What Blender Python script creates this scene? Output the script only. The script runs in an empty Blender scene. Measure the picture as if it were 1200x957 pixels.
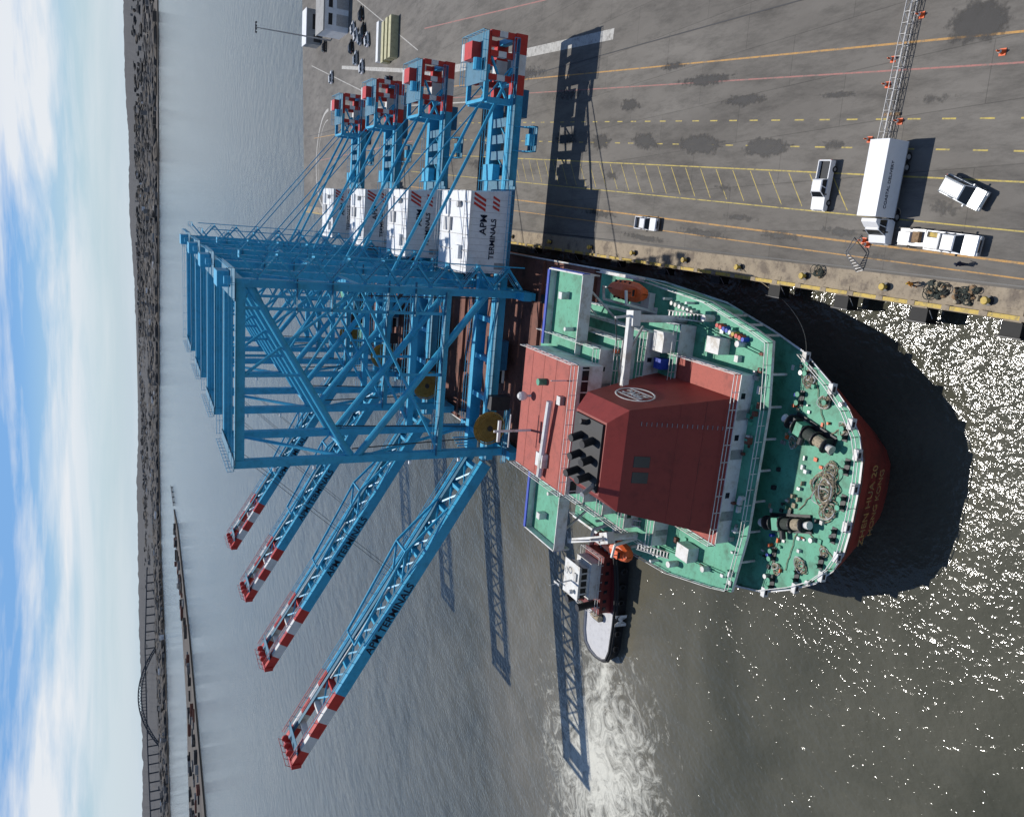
import bpy, math, random
from mathutils import Vector, Matrix, noise
random.seed(7)
SC=bpy.context.scene; COL=SC.collection
# ------------------------------------------------------------------ materials
def new_mat(n):
    m=bpy.data.materials.new(n); m.use_nodes=True; nt=m.node_tree
    return m,nt,nt.nodes['Principled BSDF']
def N(nt,t,**k):
    n=nt.nodes.new(t)
    for a,b in k.items(): setattr(n,a,b)
    return n
def mat(name,col,rough=.55,var=.25,scale=.6,metal=0.,dirt=None,spec=.4,fine=True):
    m,nt,b=new_mat(name)
    g=N(nt,'ShaderNodeNewGeometry')
    n1=N(nt,'ShaderNodeTexNoise'); n1.inputs['Scale'].default_value=scale; n1.inputs['Detail'].default_value=7; n1.inputs['Roughness'].default_value=.65
    nt.links.new(g.outputs['Position'],n1.inputs['Vector'])
    r=N(nt,'ShaderNodeValToRGB'); r.color_ramp.elements[0].position=.35; r.color_ramp.elements[1].position=.68
    d=dirt or tuple(c*(1-var*1.6) for c in col)
    r.color_ramp.elements[0].color=(*d,1); r.color_ramp.elements[1].color=(*col,1)
    e=r.color_ramp.elements.new(.48); e.color=tuple([d[i]*.3+col[i]*.7 for i in range(3)]+[1])
    nt.links.new(n1.outputs['Fac'],r.inputs['Fac'])
    # second, blotchy layer of grime
    n2=N(nt,'ShaderNodeTexNoise'); n2.inputs['Scale'].default_value=scale*4.3; n2.inputs['Detail'].default_value=6; n2.inputs['Roughness'].default_value=.75
    nt.links.new(g.outputs['Position'],n2.inputs['Vector'])
    r2=N(nt,'ShaderNodeValToRGB'); r2.color_ramp.elements[0].position=.30; r2.color_ramp.elements[1].position=.47
    k_=1-min(.5,var*1.5); r2.color_ramp.elements[0].color=(k_,k_*.97,k_*.93,1); r2.color_ramp.elements[1].color=(1,1,1,1)
    nt.links.new(n2.outputs['Fac'],r2.inputs['Fac'])
    x=N(nt,'ShaderNodeMix',data_type='RGBA',blend_type='MULTIPLY');x.inputs[0].default_value=1
    nt.links.new(r.outputs['Color'],x.inputs[6]);nt.links.new(r2.outputs['Color'],x.inputs[7]);nt.links.new(x.outputs[2],b.inputs['Base Color'])
    b.inputs['Roughness'].default_value=rough; b.inputs['Metallic'].default_value=metal
    b.inputs['Specular IOR Level'].default_value=spec
    return m
M={}
def mk(k,*a,**kw): M[k]=mat(k,*a,**kw)
mk('crane_blue',(.045,.39,.62),.42,.16,.5)
mk('crane_blue_dark',(.02,.15,.29),.5,.2,.5)
mk('house_white',(.76,.77,.78),.5,.10,.4)
mk('paint_red',(.55,.04,.03),.45,.15,.6)
mk('paint_white',(.72,.72,.70),.5,.12,.6)
mk('grating',(.07,.20,.29),.6,.2)
mk('brass',(.45,.28,.07),.45,.3,1.5,metal=.3)
mk('dark_steel',(.03,.03,.033),.5,.2,1)
mk('deck_green',(.10,.38,.245),.6,.27,.35,dirt=(.06,.20,.125))
mk('hull_red',(.30,.045,.032),.5,.2,.3,dirt=(.17,.04,.03))
mk('funnel_red',(.27,.038,.028),.5,.14,.4)
mk('roof_red',(.40,.085,.06),.65,.2,.6)
mk('ship_white',(.70,.71,.70),.5,.12,.6,dirt=(.46,.42,.36))
mk('rope_tan',(.42,.35,.24),.9,.4,3)
mk('rope_dark',(.05,.06,.05),.9,.3,3)
mk('glass',(.015,.02,.025),.12,.1,1)
mk('orange',(.75,.13,.03),.45,.15,2)
mk('blue_paint',(.02,.06,.42),.5,.15,1)
mk('yellow_paint',(.55,.38,.05),.6,.35,1.5,dirt=(.25,.19,.07))
mk('yellow_line',(.52,.40,.09),.7,.45,1.2,dirt=(.2,.17,.09))
mk('orange_line',(.48,.26,.07),.7,.45,1.2,dirt=(.22,.16,.10))
mk('red_line',(.36,.15,.13),.7,.45,1.2,dirt=(.2,.14,.12))
mk('white_line',(.46,.45,.42),.7,.4,1.2,dirt=(.24,.23,.21))
mk('concrete',(.34,.28,.20),.85,.3,.5,dirt=(.16,.13,.10))
mk('fender_black',(.012,.012,.012),.7,.2,2)
mk('tyre',(.012,.012,.013),.8,.1,2)
mk('car_white',(.74,.75,.76),.25,.04,1,spec=.6)
mk('car_silver',(.45,.48,.50),.25,.05,1,metal=.3)
mk('car_black',(.015,.016,.018),.25,.05,1)
mk('tug_maroon',(.16,.022,.02),.5,.2,.8)
mk('tug_hull',(.018,.018,.02),.55,.2,.8)
mk('grey_deck',(.52,.52,.53),.7,.12,1)
mk('rust_deck',(.20,.075,.05),.75,.3,.3)
mk('galv',(.42,.42,.42),.5,.2,2,metal=.5)
mk('skin',(.45,.26,.18),.6,.05,3)
mk('cloth_dark',(.02,.025,.05),.9,.2,4)
mk('vest',(.75,.28,.03),.8,.1,4)
mk('stain',(.028,.026,.025),.55,.2,.8)
mk('land',(.11,.096,.080),.95,.4,.012,dirt=(.06,.054,.048))
mk('town',(.22,.21,.20),.9,.3,.02,dirt=(.12,.115,.11))
mk('trees_far',(.066,.064,.062),.95,.2,.006,dirt=(.038,.038,.040))  # bluish distance haze mixed into the colour of far hills and trees
mk('bridge_grey',(.075,.085,.10),.7,.1,.01)
mk('container_y',(.50,.47,.28),.6,.2,.8)
mk('roof_grey',(.33,.33,.32),.8,.2,.3)
mk('brown_bag',(.30,.19,.10),.8,.4,3)
# ------------------------------------------------------------------ mesh builder
class MB:
    def __init__(s): s.v=[];s.f=[];s.m=[];s.names=[]
    def mi(s,k):
        if k not in s.names: s.names.append(k)
        return s.names.index(k)
    def add(s,vs,fs,k):
        o=len(s.v); s.v+= [tuple(v) for v in vs]; i=s.mi(k)
        for f in fs: s.f.append([a+o for a in f]); s.m.append(i)
    def hexa(s,P,k):
        s.add(P,[(0,3,2,1),(4,5,6,7),(0,1,5,4),(1,2,6,5),(2,3,7,6),(3,0,4,7)],k)
    def box(s,x0,x1,y0,y1,z0,z1,k):
        s.hexa([(x0,y0,z0),(x1,y0,z0),(x1,y1,z0),(x0,y1,z0),(x0,y0,z1),(x1,y0,z1),(x1,y1,z1),(x0,y1,z1)],k)
    def frus(s,a,b,k):
        s.hexa([(a[0],a[2],a[4]),(a[1],a[2],a[4]),(a[1],a[3],a[4]),(a[0],a[3],a[4]),(b[0],b[2],b[4]),(b[1],b[2],b[4]),(b[1],b[3],b[4]),(b[0],b[3],b[4])],k)
    def beam(s,p,q,w,h,k):
        p=Vector(p);q=Vector(q);d=(q-p).normalized()
        sd=d.cross(Vector((0,0,1)))
        if sd.length<.01: sd=Vector((0,1,0))
        sd.normalize();up=sd.cross(d).normalized()
        a=sd*w/2;b=up*h/2
        s.hexa([p-a-b,p+a-b,q+a-b,q-a-b,p-a+b,p+a+b,q+a+b,q-a+b],k)
    def tube(s,p,q,r,k,n=6,r2=None,cap=True):
        p=Vector(p);q=Vector(q);d=(q-p).normalized();r2=r if r2 is None else r2
        a=d.cross(Vector((0,0,1)))
        if a.length<.01:a=Vector((1,0,0))
        a.normalize();b=d.cross(a).normalized()
        vs=[]
        for c,R in((p,r),(q,r2)):
            for i in range(n):
                t=2*math.pi*i/n; vs.append(c+a*math.cos(t)*R+b*math.sin(t)*R)
        fs=[(i,(i+1)%n,n+(i+1)%n,n+i) for i in range(n)]
        if cap: fs+=[tuple(range(n-1,-1,-1)),tuple(range(n,2*n))]
        s.add(vs,fs,k)
    def prism(s,poly,z0,z1,k,ktop=None):
        n=len(poly)
        s.add([(x,y,z0) for x,y in poly]+[(x,y,z1) for x,y in poly],[(i,(i+1)%n,n+(i+1)%n,n+i) for i in range(n)]+[tuple(range(n-1,-1,-1))],k)
        s.add([(x,y,z1) for x,y in poly],[tuple(range(n))],ktop or k)
    def rail(s,pts,k='ship_white',h=1.05,r=.045,sp=2.0):
        for a,b in zip(pts[:-1],pts[1:]):
            a=Vector(a);b=Vector(b);L=(b-a).length;n=max(1,int(L/sp))
            for hh in(h,h*.5): s.beam(a+Vector((0,0,hh)),b+Vector((0,0,hh)),r*1.6,r*1.6,k)
            for i in range(n+1):
                p=a.lerp(b,i/n); s.beam(p,p+Vector((0,0,h)),r*1.6,r*1.6,k)
    def blob(s,c,rx,ry,rz,k,n=8,m=5,j=0.):
        vs=[];fs=[]
        for i in range(m+1):
            ph=math.pi*i/m
            for t in range(n):
                a=2*math.pi*t/n; q=1+random.uniform(-j,j)
                vs.append((c[0]+rx*q*math.sin(ph)*math.cos(a),c[1]+ry*q*math.sin(ph)*math.sin(a),c[2]+rz*math.cos(ph)))
        for i in range(m):
            for t in range(n): fs.append((i*n+t,(i+1)*n+t,(i+1)*n+(t+1)%n,i*n+(t+1)%n))
        s.add(vs,fs,k)
    def ring(s,c,R,r,k,axis='z',n=14,m=5,a0=0,a1=2*math.pi):
        vs=[];fs=[]
        for i in range(n+1):
            a=a0+(a1-a0)*i/n
            for t in range(m):
                b=2*math.pi*t/m;x=(R+r*math.cos(b))*math.cos(a);y=(R+r*math.cos(b))*math.sin(a);z=r*math.sin(b)
                if axis=='y': x,y,z=x,z,y
                elif axis=='x': x,y,z=z,x,y
                vs.append((c[0]+x,c[1]+y,c[2]+z))
        for i in range(n):
            for t in range(m): fs.append((i*m+t,(i+1)*m+t,(i+1)*m+(t+1)%m,i*m+(t+1)%m))
        s.add(vs,fs,k)
    def mesh(s,name,smooth=False):
        me=bpy.data.meshes.new(name); me.from_pydata(s.v,[],s.f)
        for k in s.names: me.materials.append(M[k])
        me.polygons.foreach_set('material_index',s.m)
        if smooth: me.polygons.foreach_set('use_smooth',[True]*len(s.f))
        me.update(); return me
    def obj(s,name,parent=None,loc=(0,0,0),rz=0,smooth=False,bev=0):
        return link(s.mesh(name,smooth),name,parent,loc,rz,bev)
def link(me,name,parent=None,loc=(0,0,0),rz=0,bev=0):
    o=bpy.data.objects.new(name,me); COL.objects.link(o); o.location=loc; o.rotation_euler=(0,0,rz)
    if parent: o.parent=parent
    if bev:
        b=o.modifiers.new('bevel','BEVEL'); b.width=bev; b.segments=2; b.limit_method='ANGLE'
    return o
def empty(name,loc=(0,0,0),rz=0):
    e=bpy.data.objects.new(name,None); COL.objects.link(e); e.location=loc; e.rotation_euler=(0,0,rz); return e
def text(body,size,k,parent,loc,rot,name='lettering',align='LEFT',off=.0):
    c=bpy.data.curves.new(name,'FONT'); c.body=body; c.size=size; c.extrude=.02; c.offset=off; c.align_x=align; c.materials.append(M[k])
    o=bpy.data.objects.new(name,c); COL.objects.link(o); o.location=loc; o.rotation_euler=rot
    if parent:o.parent=parent
    return o
# ------------------------------------------------------------------ camera
p=math.radians(25.5);th=math.radians(1.4);psi=math.radians(14.9)
F0=Vector((-math.sin(psi),math.cos(psi),0));R0=Vector((math.cos(psi),math.sin(psi),0));Z=Vector((0,0,1))
F=F0*math.cos(p)-Z*math.sin(p);U=F0*math.sin(p)+Z*math.cos(p)
right=R0*math.cos(th)-U*math.sin(th);down=-(U*math.cos(th)+R0*math.sin(th))
cam=bpy.data.objects.new('camera',bpy.data.cameras.new('camera'));COL.objects.link(cam);SC.camera=cam
R=Matrix((down,right,-F)).transposed()   # camera held sideways: picture-right is world-down
cam.matrix_world=Matrix.Translation((0,0,79))@R.to_4x4()
cam.data.sensor_width=36;cam.data.lens=922/1200*36;cam.data.clip_start=.5;cam.data.clip_end=120000
# ------------------------------------------------------------------ light
sd=Vector((-.10,.60,1)).normalized()
el=math.asin(sd.z);az=math.atan2(sd.x,sd.y)
sl=bpy.data.lights.new('sun','SUN');sl.energy=4.3;sl.angle=math.radians(.53);sl.color=(1,.955,.89)
so=bpy.data.objects.new('sun',sl);COL.objects.link(so);so.rotation_euler=sd.to_track_quat('Z','Y').to_euler();so.location=(0,0,200)
w=bpy.data.worlds.new('World');SC.world=w;w.use_nodes=True;nt=w.node_tree;bg=nt.nodes['Background'];bg.inputs['Strength'].default_value=.10
sky=N(nt,'ShaderNodeTexSky',sky_type='NISHITA',sun_disc=False,sun_elevation=el,sun_rotation=az,altitude=50,air_density=1.0,dust_density=.2,ozone_density=1.5)
tc=N(nt,'ShaderNodeTexCoord');sep=N(nt,'ShaderNodeSeparateXYZ');nt.links.new(tc.outputs['Generated'],sep.inputs[0])
mp=N(nt,'ShaderNodeMapping');mp.inputs['Scale'].default_value=(1.1,1.1,11);mp.inputs['Location'].default_value=(.3,.1,.15);nt.links.new(tc.outputs['Generated'],mp.inputs[0])
cn=N(nt,'ShaderNodeTexNoise');cn.inputs['Scale'].default_value=2.2;cn.inputs['Detail'].default_value=10;cn.inputs['Roughness'].default_value=.58;cn.inputs['Distortion'].default_value=.25;nt.links.new(mp.outputs[0],cn.inputs['Vector'])
cr=N(nt,'ShaderNodeValToRGB');cr.color_ramp.elements[0].position=.40;cr.color_ramp.elements[0].color=(0,0,0,1);cr.color_ramp.elements[1].position=.56
nt.links.new(cn.outputs['Fac'],cr.inputs[0])
band=N(nt,'ShaderNodeValToRGB');bb=band.color_ramp
bb.elements[0].position=0;bb.elements[0].color=(.2,.2,.2,1);bb.elements[1].position=.30;bb.elements[1].color=(.1,.1,.1,1)
for ps,v in((.04,.35),(.07,.95),(.115,.95),(.15,.55)):
    e=bb.elements.new(ps);e.color=(v,v,v,1)
nt.links.new(sep.outputs['Z'],band.inputs[0])
tint=N(nt,'ShaderNodeValToRGB');tt=tint.color_ramp;tt.elements[0].position=0;tt.elements[0].color=(.62,.80,1,1);tt.elements[1].position=.2;tt.elements[1].color=(.62,.80,1,1)
e=tt.elements.new(.05);e.color=(.60,.76,.95,1);e=tt.elements.new(.12);e.color=(.42,.62,.92,1)
nt.links.new(sep.outputs['Z'],tint.inputs[0])
mu=N(nt,'ShaderNodeMix',data_type='RGBA',blend_type='MULTIPLY');mu.inputs[0].default_value=1
nt.links.new(sky.outputs[0],mu.inputs[6]);nt.links.new(tint.outputs[0],mu.inputs[7])
hz=N(nt,'ShaderNodeValToRGB');hz.color_ramp.elements[0].position=0;hz.color_ramp.elements[0].color=(.92,.92,.92,1);hz.color_ramp.elements[1].position=.11;hz.color_ramp.elements[1].color=(0,0,0,1)
nt.links.new(sep.outputs['Z'],hz.inputs[0])
hm=N(nt,'ShaderNodeMix',data_type='RGBA');nt.links.new(hz.outputs[0],hm.inputs[0]);nt.links.new(mu.outputs[2],hm.inputs[6]);hm.inputs[7].default_value=(5.4,6.5,7.5,1)
fm=N(nt,'ShaderNodeMath',operation='MULTIPLY');nt.links.new(cr.outputs[0],fm.inputs[0]);nt.links.new(band.outputs[0],fm.inputs[1])
mx=N(nt,'ShaderNodeMix',data_type='RGBA');nt.links.new(fm.outputs[0],mx.inputs[0]);nt.links.new(hm.outputs[2],mx.inputs[6]);mx.inputs[7].default_value=(8.2,8.5,8.9,1)
nt.links.new(mx.outputs[2],bg.inputs['Color'])
SC.view_settings.view_transform='Standard';SC.view_settings.look='None';SC.view_settings.exposure=0
# ------------------------------------------------------------------ water
m,nt,b=new_mat('water');M['water']=m
g=N(nt,'ShaderNodeNewGeometry')
def noi(sc,det,vec,ro=.6,sx=1,sy=1,dist=0):
    mpp=N(nt,'ShaderNodeMapping');mpp.inputs['Scale'].default_value=(sx,sy,1);mpp.inputs['Rotation'].default_value=(0,0,.5);nt.links.new(vec,mpp.inputs[0])
    n=N(nt,'ShaderNodeTexNoise');n.inputs['Scale'].default_value=sc;n.inputs['Detail'].default_value=det;n.inputs['Roughness'].default_value=ro;n.inputs['Distortion'].default_value=dist;nt.links.new(mpp.outputs[0],n.inputs['Vector']);return n.outputs['Fac']
P=g.outputs['Position']
def mth(op,a,b_=None,c=None):
    n=N(nt,'ShaderNodeMath',operation=op)
    for i,x in enumerate((a,b_,c)):
        if x is None: continue
        if isinstance(x,(int,float)): n.inputs[i].default_value=x
        else: nt.links.new(x,n.inputs[i])
    return n.outputs[0]
h=mth('ADD',mth('MULTIPLY',noi(.16,3,P,.5,1,.6),1.3),mth('MULTIPLY',noi(1.25,3,P,.5,1,.75),.40))
bp=N(nt,'ShaderNodeBump');bp.inputs['Strength'].default_value=1;bp.inputs['Distance'].default_value=.46;nt.links.new(h,bp.inputs['Height'])
sp=N(nt,'ShaderNodeSeparateXYZ');nt.links.new(P,sp.inputs[0])
def ell(cx,cy,rx,ry):
    a=mth('DIVIDE',mth('SUBTRACT',sp.outputs[0],cx),rx);c=mth('DIVIDE',mth('SUBTRACT',sp.outputs[1],cy),ry)
    return mth('SUBTRACT',1.0,mth('SQRT',mth('ADD',mth('MULTIPLY',a,a),mth('MULTIPLY',c,c))))
fo=mth('MAXIMUM',ell(-101,108,27,24),ell(-83,110.5,9,4))
fn=N(nt,'ShaderNodeTexNoise');fn.inputs['Scale'].default_value=.20;fn.inputs['Detail'].default_value=11;fn.inputs['Roughness'].default_value=.78;fn.inputs['Distortion'].default_value=2.2;nt.links.new(P,fn.inputs['Vector'])
fa=mth('ADD',mth('MULTIPLY',fo,.30),fn.outputs['Fac'])
fr=N(nt,'ShaderNodeValToRGB');fr.color_ramp.elements[0].position=.54;fr.color_ramp.elements[0].color=(0,0,0,1);fr.color_ramp.elements[1].position=.78;nt.links.new(fa,fr.inputs[0])
inn=mth('MULTIPLY',mth('MINIMUM',mth('MAXIMUM',mth('ADD',fo,.45),0),.25),4)
foam=mth('MULTIPLY',fr.outputs[0],inn)
wc=N(nt,'ShaderNodeValToRGB');wc.color_ramp.elements[0].position=.35;wc.color_ramp.elements[0].color=(.056,.056,.040,1);wc.color_ramp.elements[1].position=.65;wc.color_ramp.elements[1].color=(.092,.089,.066,1)
nt.links.new(noi(.03,7,P,.62,1,1,1.2),wc.inputs[0])
# silt stirred up round the wash and the berth
silt=mth('MULTIPLY',mth('MINIMUM',mth('MAXIMUM',ell(-95,125,62,48),0),.5),mth('MULTIPLY',noi(.05,7,P,.68,1,1,2.0),2.6))
ms=N(nt,'ShaderNodeMix',data_type='RGBA');nt.links.new(mth('MINIMUM',silt,1),ms.inputs[0]);nt.links.new(wc.outputs[0],ms.inputs[6]);ms.inputs[7].default_value=(.165,.15,.115,1)
mm=N(nt,'ShaderNodeMix',data_type='RGBA');nt.links.new(foam,mm.inputs[0]);nt.links.new(ms.outputs[2],mm.inputs[6]);mm.inputs[7].default_value=(.55,.54,.47,1)
nt.links.new(mm.outputs[2],b.inputs['Base Color'])
nt.links.new(mth('ADD',mth('MULTIPLY',foam,.5),.085),b.inputs['Roughness']);b.inputs['IOR'].default_value=1.33
nt.links.new(bp.outputs[0],b.inputs['Normal'])
wb=MB();S=60000;wb.add([(-S,-2000,0),(S,-2000,0),(S,S,0),(-S,S,0)],[(0,1,2,3)],'water');wb.obj('water')
# ------------------------------------------------------------------ quay
m,nt,b=new_mat('asphalt');M['asphalt']=m
g=N(nt,'ShaderNodeNewGeometry');P=g.outputs['Position']
r=N(nt,'ShaderNodeValToRGB');r.color_ramp.elements[0].position=.3;r.color_ramp.elements[0].color=(.105,.095,.083,1);r.color_ramp.elements[1].position=.7;r.color_ramp.elements[1].color=(.195,.180,.158,1)
nt.links.new(noi(.06,9,P,.68,1,.35),r.inputs[0])
r2=N(nt,'ShaderNodeValToRGB');r2.color_ramp.elements[0].position=.32;r2.color_ramp.elements[0].color=(.55,.55,.55,1);r2.color_ramp.elements[1].position=.55;r2.color_ramp.elements[1].color=(1,1,1,1)
nt.links.new(noi(.5,9,P,.76,1,.25),r2.inputs[0])
mu=N(nt,'ShaderNodeMix',data_type='RGBA',blend_type='MULTIPLY');mu.inputs[0].default_value=1;nt.links.new(r.outputs[0],mu.inputs[6]);nt.links.new(r2.outputs[0],mu.inputs[7])
br=N(nt,'ShaderNodeTexBrick');br.inputs['Scale'].default_value=1;br.inputs['Brick Width'].default_value=18;br.inputs['Row Height'].default_value=6;br.inputs['Mortar Size'].default_value=.05
br.inputs['Color1'].default_value=(1,1,1,1);br.inputs['Color2'].default_value=(.84,.84,.84,1);br.inputs['Mortar'].default_value=(.55,.55,.55,1)
mpj=N(nt,'ShaderNodeMapping');mpj.inputs['Rotation'].default_value=(0,0,math.pi/2-.055);nt.links.new(P,mpj.inputs[0]);nt.links.new(mpj.outputs[0],br.inputs['Vector'])
mu2=N(nt,'ShaderNodeMix',data_type='RGBA',blend_type='MULTIPLY');mu2.inputs[0].default_value=.75;nt.links.new(mu.outputs[2],mu2.inputs[6]);nt.links.new(br.outputs[0],mu2.inputs[7])
nt.links.new(mu2.outputs[2],b.inputs['Base Color']);b.inputs['Roughness'].default_value=.85
Q=3.5
q=MB();q.prism([(-5,-150),(500,-150),(500,490),(92,417),(-5,399)],-3,Q,'concrete','asphalt');q.obj('quay')
q=MB();q.box(-5.15,-2.2,-150,398.5,Q-1.2,Q+.02,'concrete')
q.box(-5.05,-4.65,-150,398,Q+.02,Q+.32,'yellow_paint')
y=-20
while y<395:
    q.box(-5.1,-4.6,y,y+.9,Q+.3,Q+.36,'concrete'); y+=4.1
q.obj('quay_edge_kerb')
mk_=MB()
def line(a,b,w,k,z=Q+.008):
    a=Vector((*a,0));b=Vector((*b,0));d=(b-a).normalized();s=Vector((-d.y,d.x,0))*w/2
    mk_.add([(a-s).xy.to_tuple()+(z,),(b-s).xy.to_tuple()+(z,),(b+s).xy.to_tuple()+(z,),(a+s).xy.to_tuple()+(z,)],[(0,1,2,3)] ,k)
def dash(a,b,w,k,on,off):
    a=Vector(a);b=Vector(b);L=(b-a).length;d=(b-a)/L;t=0
    while t<L: line(a+d*t,a+d*min(t+on,L),w,k);t+=on+off
def ext(x0,y0,x1,y1,ya,yb):
    s=(x1-x0)/(y1-y0);return (x0+s*(ya-y0),ya),(x0+s*(yb-y0),yb)
for (x0,y0,x1,y1,k,w_) in [(21.2,52.6,26.8,131,'orange_line',.22),(18.4,51.9,24.2,133.5,'red_line',.18),(7.6,49.3,11.5,130.7,'yellow_line',.16),(3.1,48.2,8.0,159,'yellow_line',.14),(.2,47.5,4.2,158,'orange_line',.22),(-1.2,47.5,1.9,158,'orange_line',.14)]:
    a,b_=ext(x0,y0,x1,y1,20,235);line(a,b_,w_,k)
a,b_=ext(13.4,50.7,18.5,132.2,20,230);dash(a,b_,.16,'yellow_line',1.6,2.6)
a,b_=ext(10.4,50,14.9,131.4,20,230);dash(a,b_,.16,'yellow_line',1.6,2.6)
y=70.
while y<165:
    xa=7.6+(y-49.3)*.0479;xb=3.4+(y-48.2)*.0442
    line((xa-.1,y+2.6),(xb+.1,y-.6),.13,'yellow_line');y+=3.6
line((37.7,234),(32.5,126.6),1.8,'white_line');line((33,280),(27,190),.3,'white_line')
line((40,240),(52,330),1.2,'white_line');line((30,250),(60,390),.3,'white_line');line((45,235),(80,330),.3,'white_line')
line((26,235),(28,380),.25,'orange_line');line((20,235),(18,370),.25,'red_line')
line((40,120),(50,230),.25,'red_line');line((34,60),(38,126),.2,'yellow_line')
for i in range(28):
    a0=math.pi*(.0+i/28*1.0);a1=math.pi*((i+1)/28)
    for R_,ww in((20,1.2),(16,.4)):
        line((18+R_*math.cos(a0),352+R_*1.1*math.sin(a0)),(18+R_*math.cos(a1),352+R_*1.1*math.sin(a1)),ww,'white_line')
for x in(-1.9,29.5): mk_.box(x-.08,x+.08,20,398,Q+.01,Q+.06,'dark_steel')
mk_.obj('pavement_markings')
# stains
m=M['stain'];nt=m.node_tree;b=nt.nodes['Principled BSDF'];g=N(nt,'ShaderNodeNewGeometry')
at=N(nt,'ShaderNodeVertexColor');at.layer_name='a'
n_=N(nt,'ShaderNodeTexNoise');n_.inputs['Scale'].default_value=1.1;n_.inputs['Detail'].default_value=8;n_.inputs['Roughness'].default_value=.7;nt.links.new(g.outputs['Position'],n_.inputs['Vector'])
s1=mth('ADD',at.outputs['Color'],mth('MULTIPLY',mth('SUBTRACT',n_.outputs['Fac'],.5),1.3))
s2=mth('MINIMUM',mth('MAXIMUM',mth('MULTIPLY',mth('SUBTRACT',s1,.22),2.4),0),.85)
nt.links.new(s2,b.inputs['Alpha'])
vs=[];fs=[];colr=[]
def stain(x,y,rx,ry,s=1,a=0):
    o=len(vs);n=28;vs.append((x,y,Q+.016));colr.append(s)
    for i in range(n):
        t=2*math.pi*i/n;j=random.uniform(.8,1.15);X=rx*j*math.cos(t);Y=ry*j*math.sin(t)
        vs.append((x+X*math.cos(a)-Y*math.sin(a),y+X*math.sin(a)+Y*math.cos(a),Q+.016));colr.append(0)
    for i in range(n): fs.append((o,o+1+i,o+1+(i+1)%n))
for t in[(13.2,99,2.0,7,1.2),(12.2,85,1.6,6,1.2),(22.9,57.3,2.6,4.5,1.2),(18.5,90,1.1,6.5,.9),(22,99,1.2,9,.9),(20.3,119,1.4,4,1.0),(14.2,113,1.8,5,1.0),(14.8,127,1.8,5,.9),(16,140,2,6,.9),(12,73,1,3,.6),(17.6,74,.6,4,.7),(25,108,1,5,.7),(7,92,.8,4,.5),(3,88,.7,5,.6),(1,80,.8,6,.7),(2,70,.9,5,.7),(24,141,1.4,9,.7),(22,170,1.6,12,.7),(9,122,1.2,4,.6),(5,57,1.2,3,.6),(16,61,.8,4,.5),(-.5,64,.7,3,.5),(30,160,2,14,.6),(12,180,2,14,.7),(20,210,3,20,.7),(.5,95,.9,9,.7),(-1,110,.8,10,.7),(2.5,125,1,9,.7)]:
    stain(*t,a=-.05)
me=bpy.data.meshes.new('oil_stains');me.from_pydata(vs,[],fs);ca=me.color_attributes.new('a','FLOAT_COLOR','POINT')
for i,c in enumerate(colr): ca.data[i].color=(c,c,c,1)
me.materials.append(M['stain']);link(me,'oil_stains')
def bollard(x,y):
    b=MB();b.tube((0,0,0),(0,0,.15),.5,'dark_steel',12);b.tube((0,0,.15),(0,0,.7),.24,'yellow_paint',12);b.tube((0,0,.7),(0,0,.9),.42,'yellow_paint',12,.36);b.obj('mooring_bollard',None,(x,y,Q+.02))
for y in(50,62,74,86,98,112,126,142,160):bollard(-3.6,y)
for y in(47.3,57.4,67.9,79,91,104,118,133,150):
    b=MB();dx=.45 if y>88 else 0
    b.box(-1.6+dx,-.15,-1.0,1.0,-1.6,.1,'fender_black');b.box(-1.75+dx*1.2,-1.6+dx,-1.25,1.25,-2.2,.3,'dark_steel');b.tube((-.3,-1.2,.1),(-1.2,-1.2,-.6),.05,'galv');b.tube((-.3,1.2,.1),(-1.2,1.2,-.6),.05,'galv')
    b.box(-.15,1.0,-.9,.9,.06,.18,'concrete');b.obj('dock_fender',None,(-5.1,y,Q-.1))
# ------------------------------------------------------------------ cranes
XW,XL=-45.3,-13.9; ZT=64; DK=9.6
fr=MB();B='crane_blue'
for x in(XW,XL):
    for y in(-9,9):
        fr.beam((x,y,DK+2),(x,y,ZT),1.6,1.4,B)
        for j in(-2.6,-.9,.9,2.6):
            fr.tube((x-.3,y+j,DK+.1),(x+.3,y+j,DK+.1),.42,'dark_steel',10)
        fr.box(x-.7,x+.7,y-3.4,y+3.4,DK+.4,DK+1.4,B)
    fr.box(x-.8,x+.8,-13,13,DK+1.5,DK+3.2,B)
    fr.beam((x,-9,ZT-1),(x,9,ZT-1),1.0,1.3,B); fr.beam((x,-9,43),(x,9,43),.9,1.2,B)
    fr.tube((x,-9,43),(x,9,ZT-2),.35,B,8); fr.tube((x,9,DK+4),(x,-9,42),.35,B,8)
for y in(-9,9):
    fr.beam((XW,y,ZT-.9),(XL,y,ZT-.9),1.2,1.6,B)
    fr.tube((XL,y,ZT-2),(XW,y,43.4),.68,B,10)
    fr.tube((XW,y,42.6),(XL,y,18.5),.68,B,10)
    fr.beam((XW,y,26.5),(XL,y,26.5),.9,1.3,B)
    fr.tube((XW,y,26),(XL,y,43),.3,B,8)
    fr.tube((-29.6,y,52.5),(-29.6,y,ZT-1.5),.28,B,8)
    fr.tube((-29.6,y,35),(-29.6,y,27),.28,B,8)
    fr.tube((XL,y,43),(-29.6,y,ZT-1.5),.28,B,8)
    fr.tube((-29.6,y,52.6),(XL,y,43),.25,B,8)
    s=-1 if y<0 else 1
    for zz,(xa,xb) in((ZT,(XW,XL)),(27.2,(XW,XL))):
        fr.box(xa,xb,min(y+s*.65,y+s*1.5),max(y+s*.65,y+s*1.5),zz-.1,zz-.02,'grating')
        fr.rail([(xa,y+s*1.45,zz),(xb,y+s*1.45,zz)],B,sp=2.5)
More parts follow.
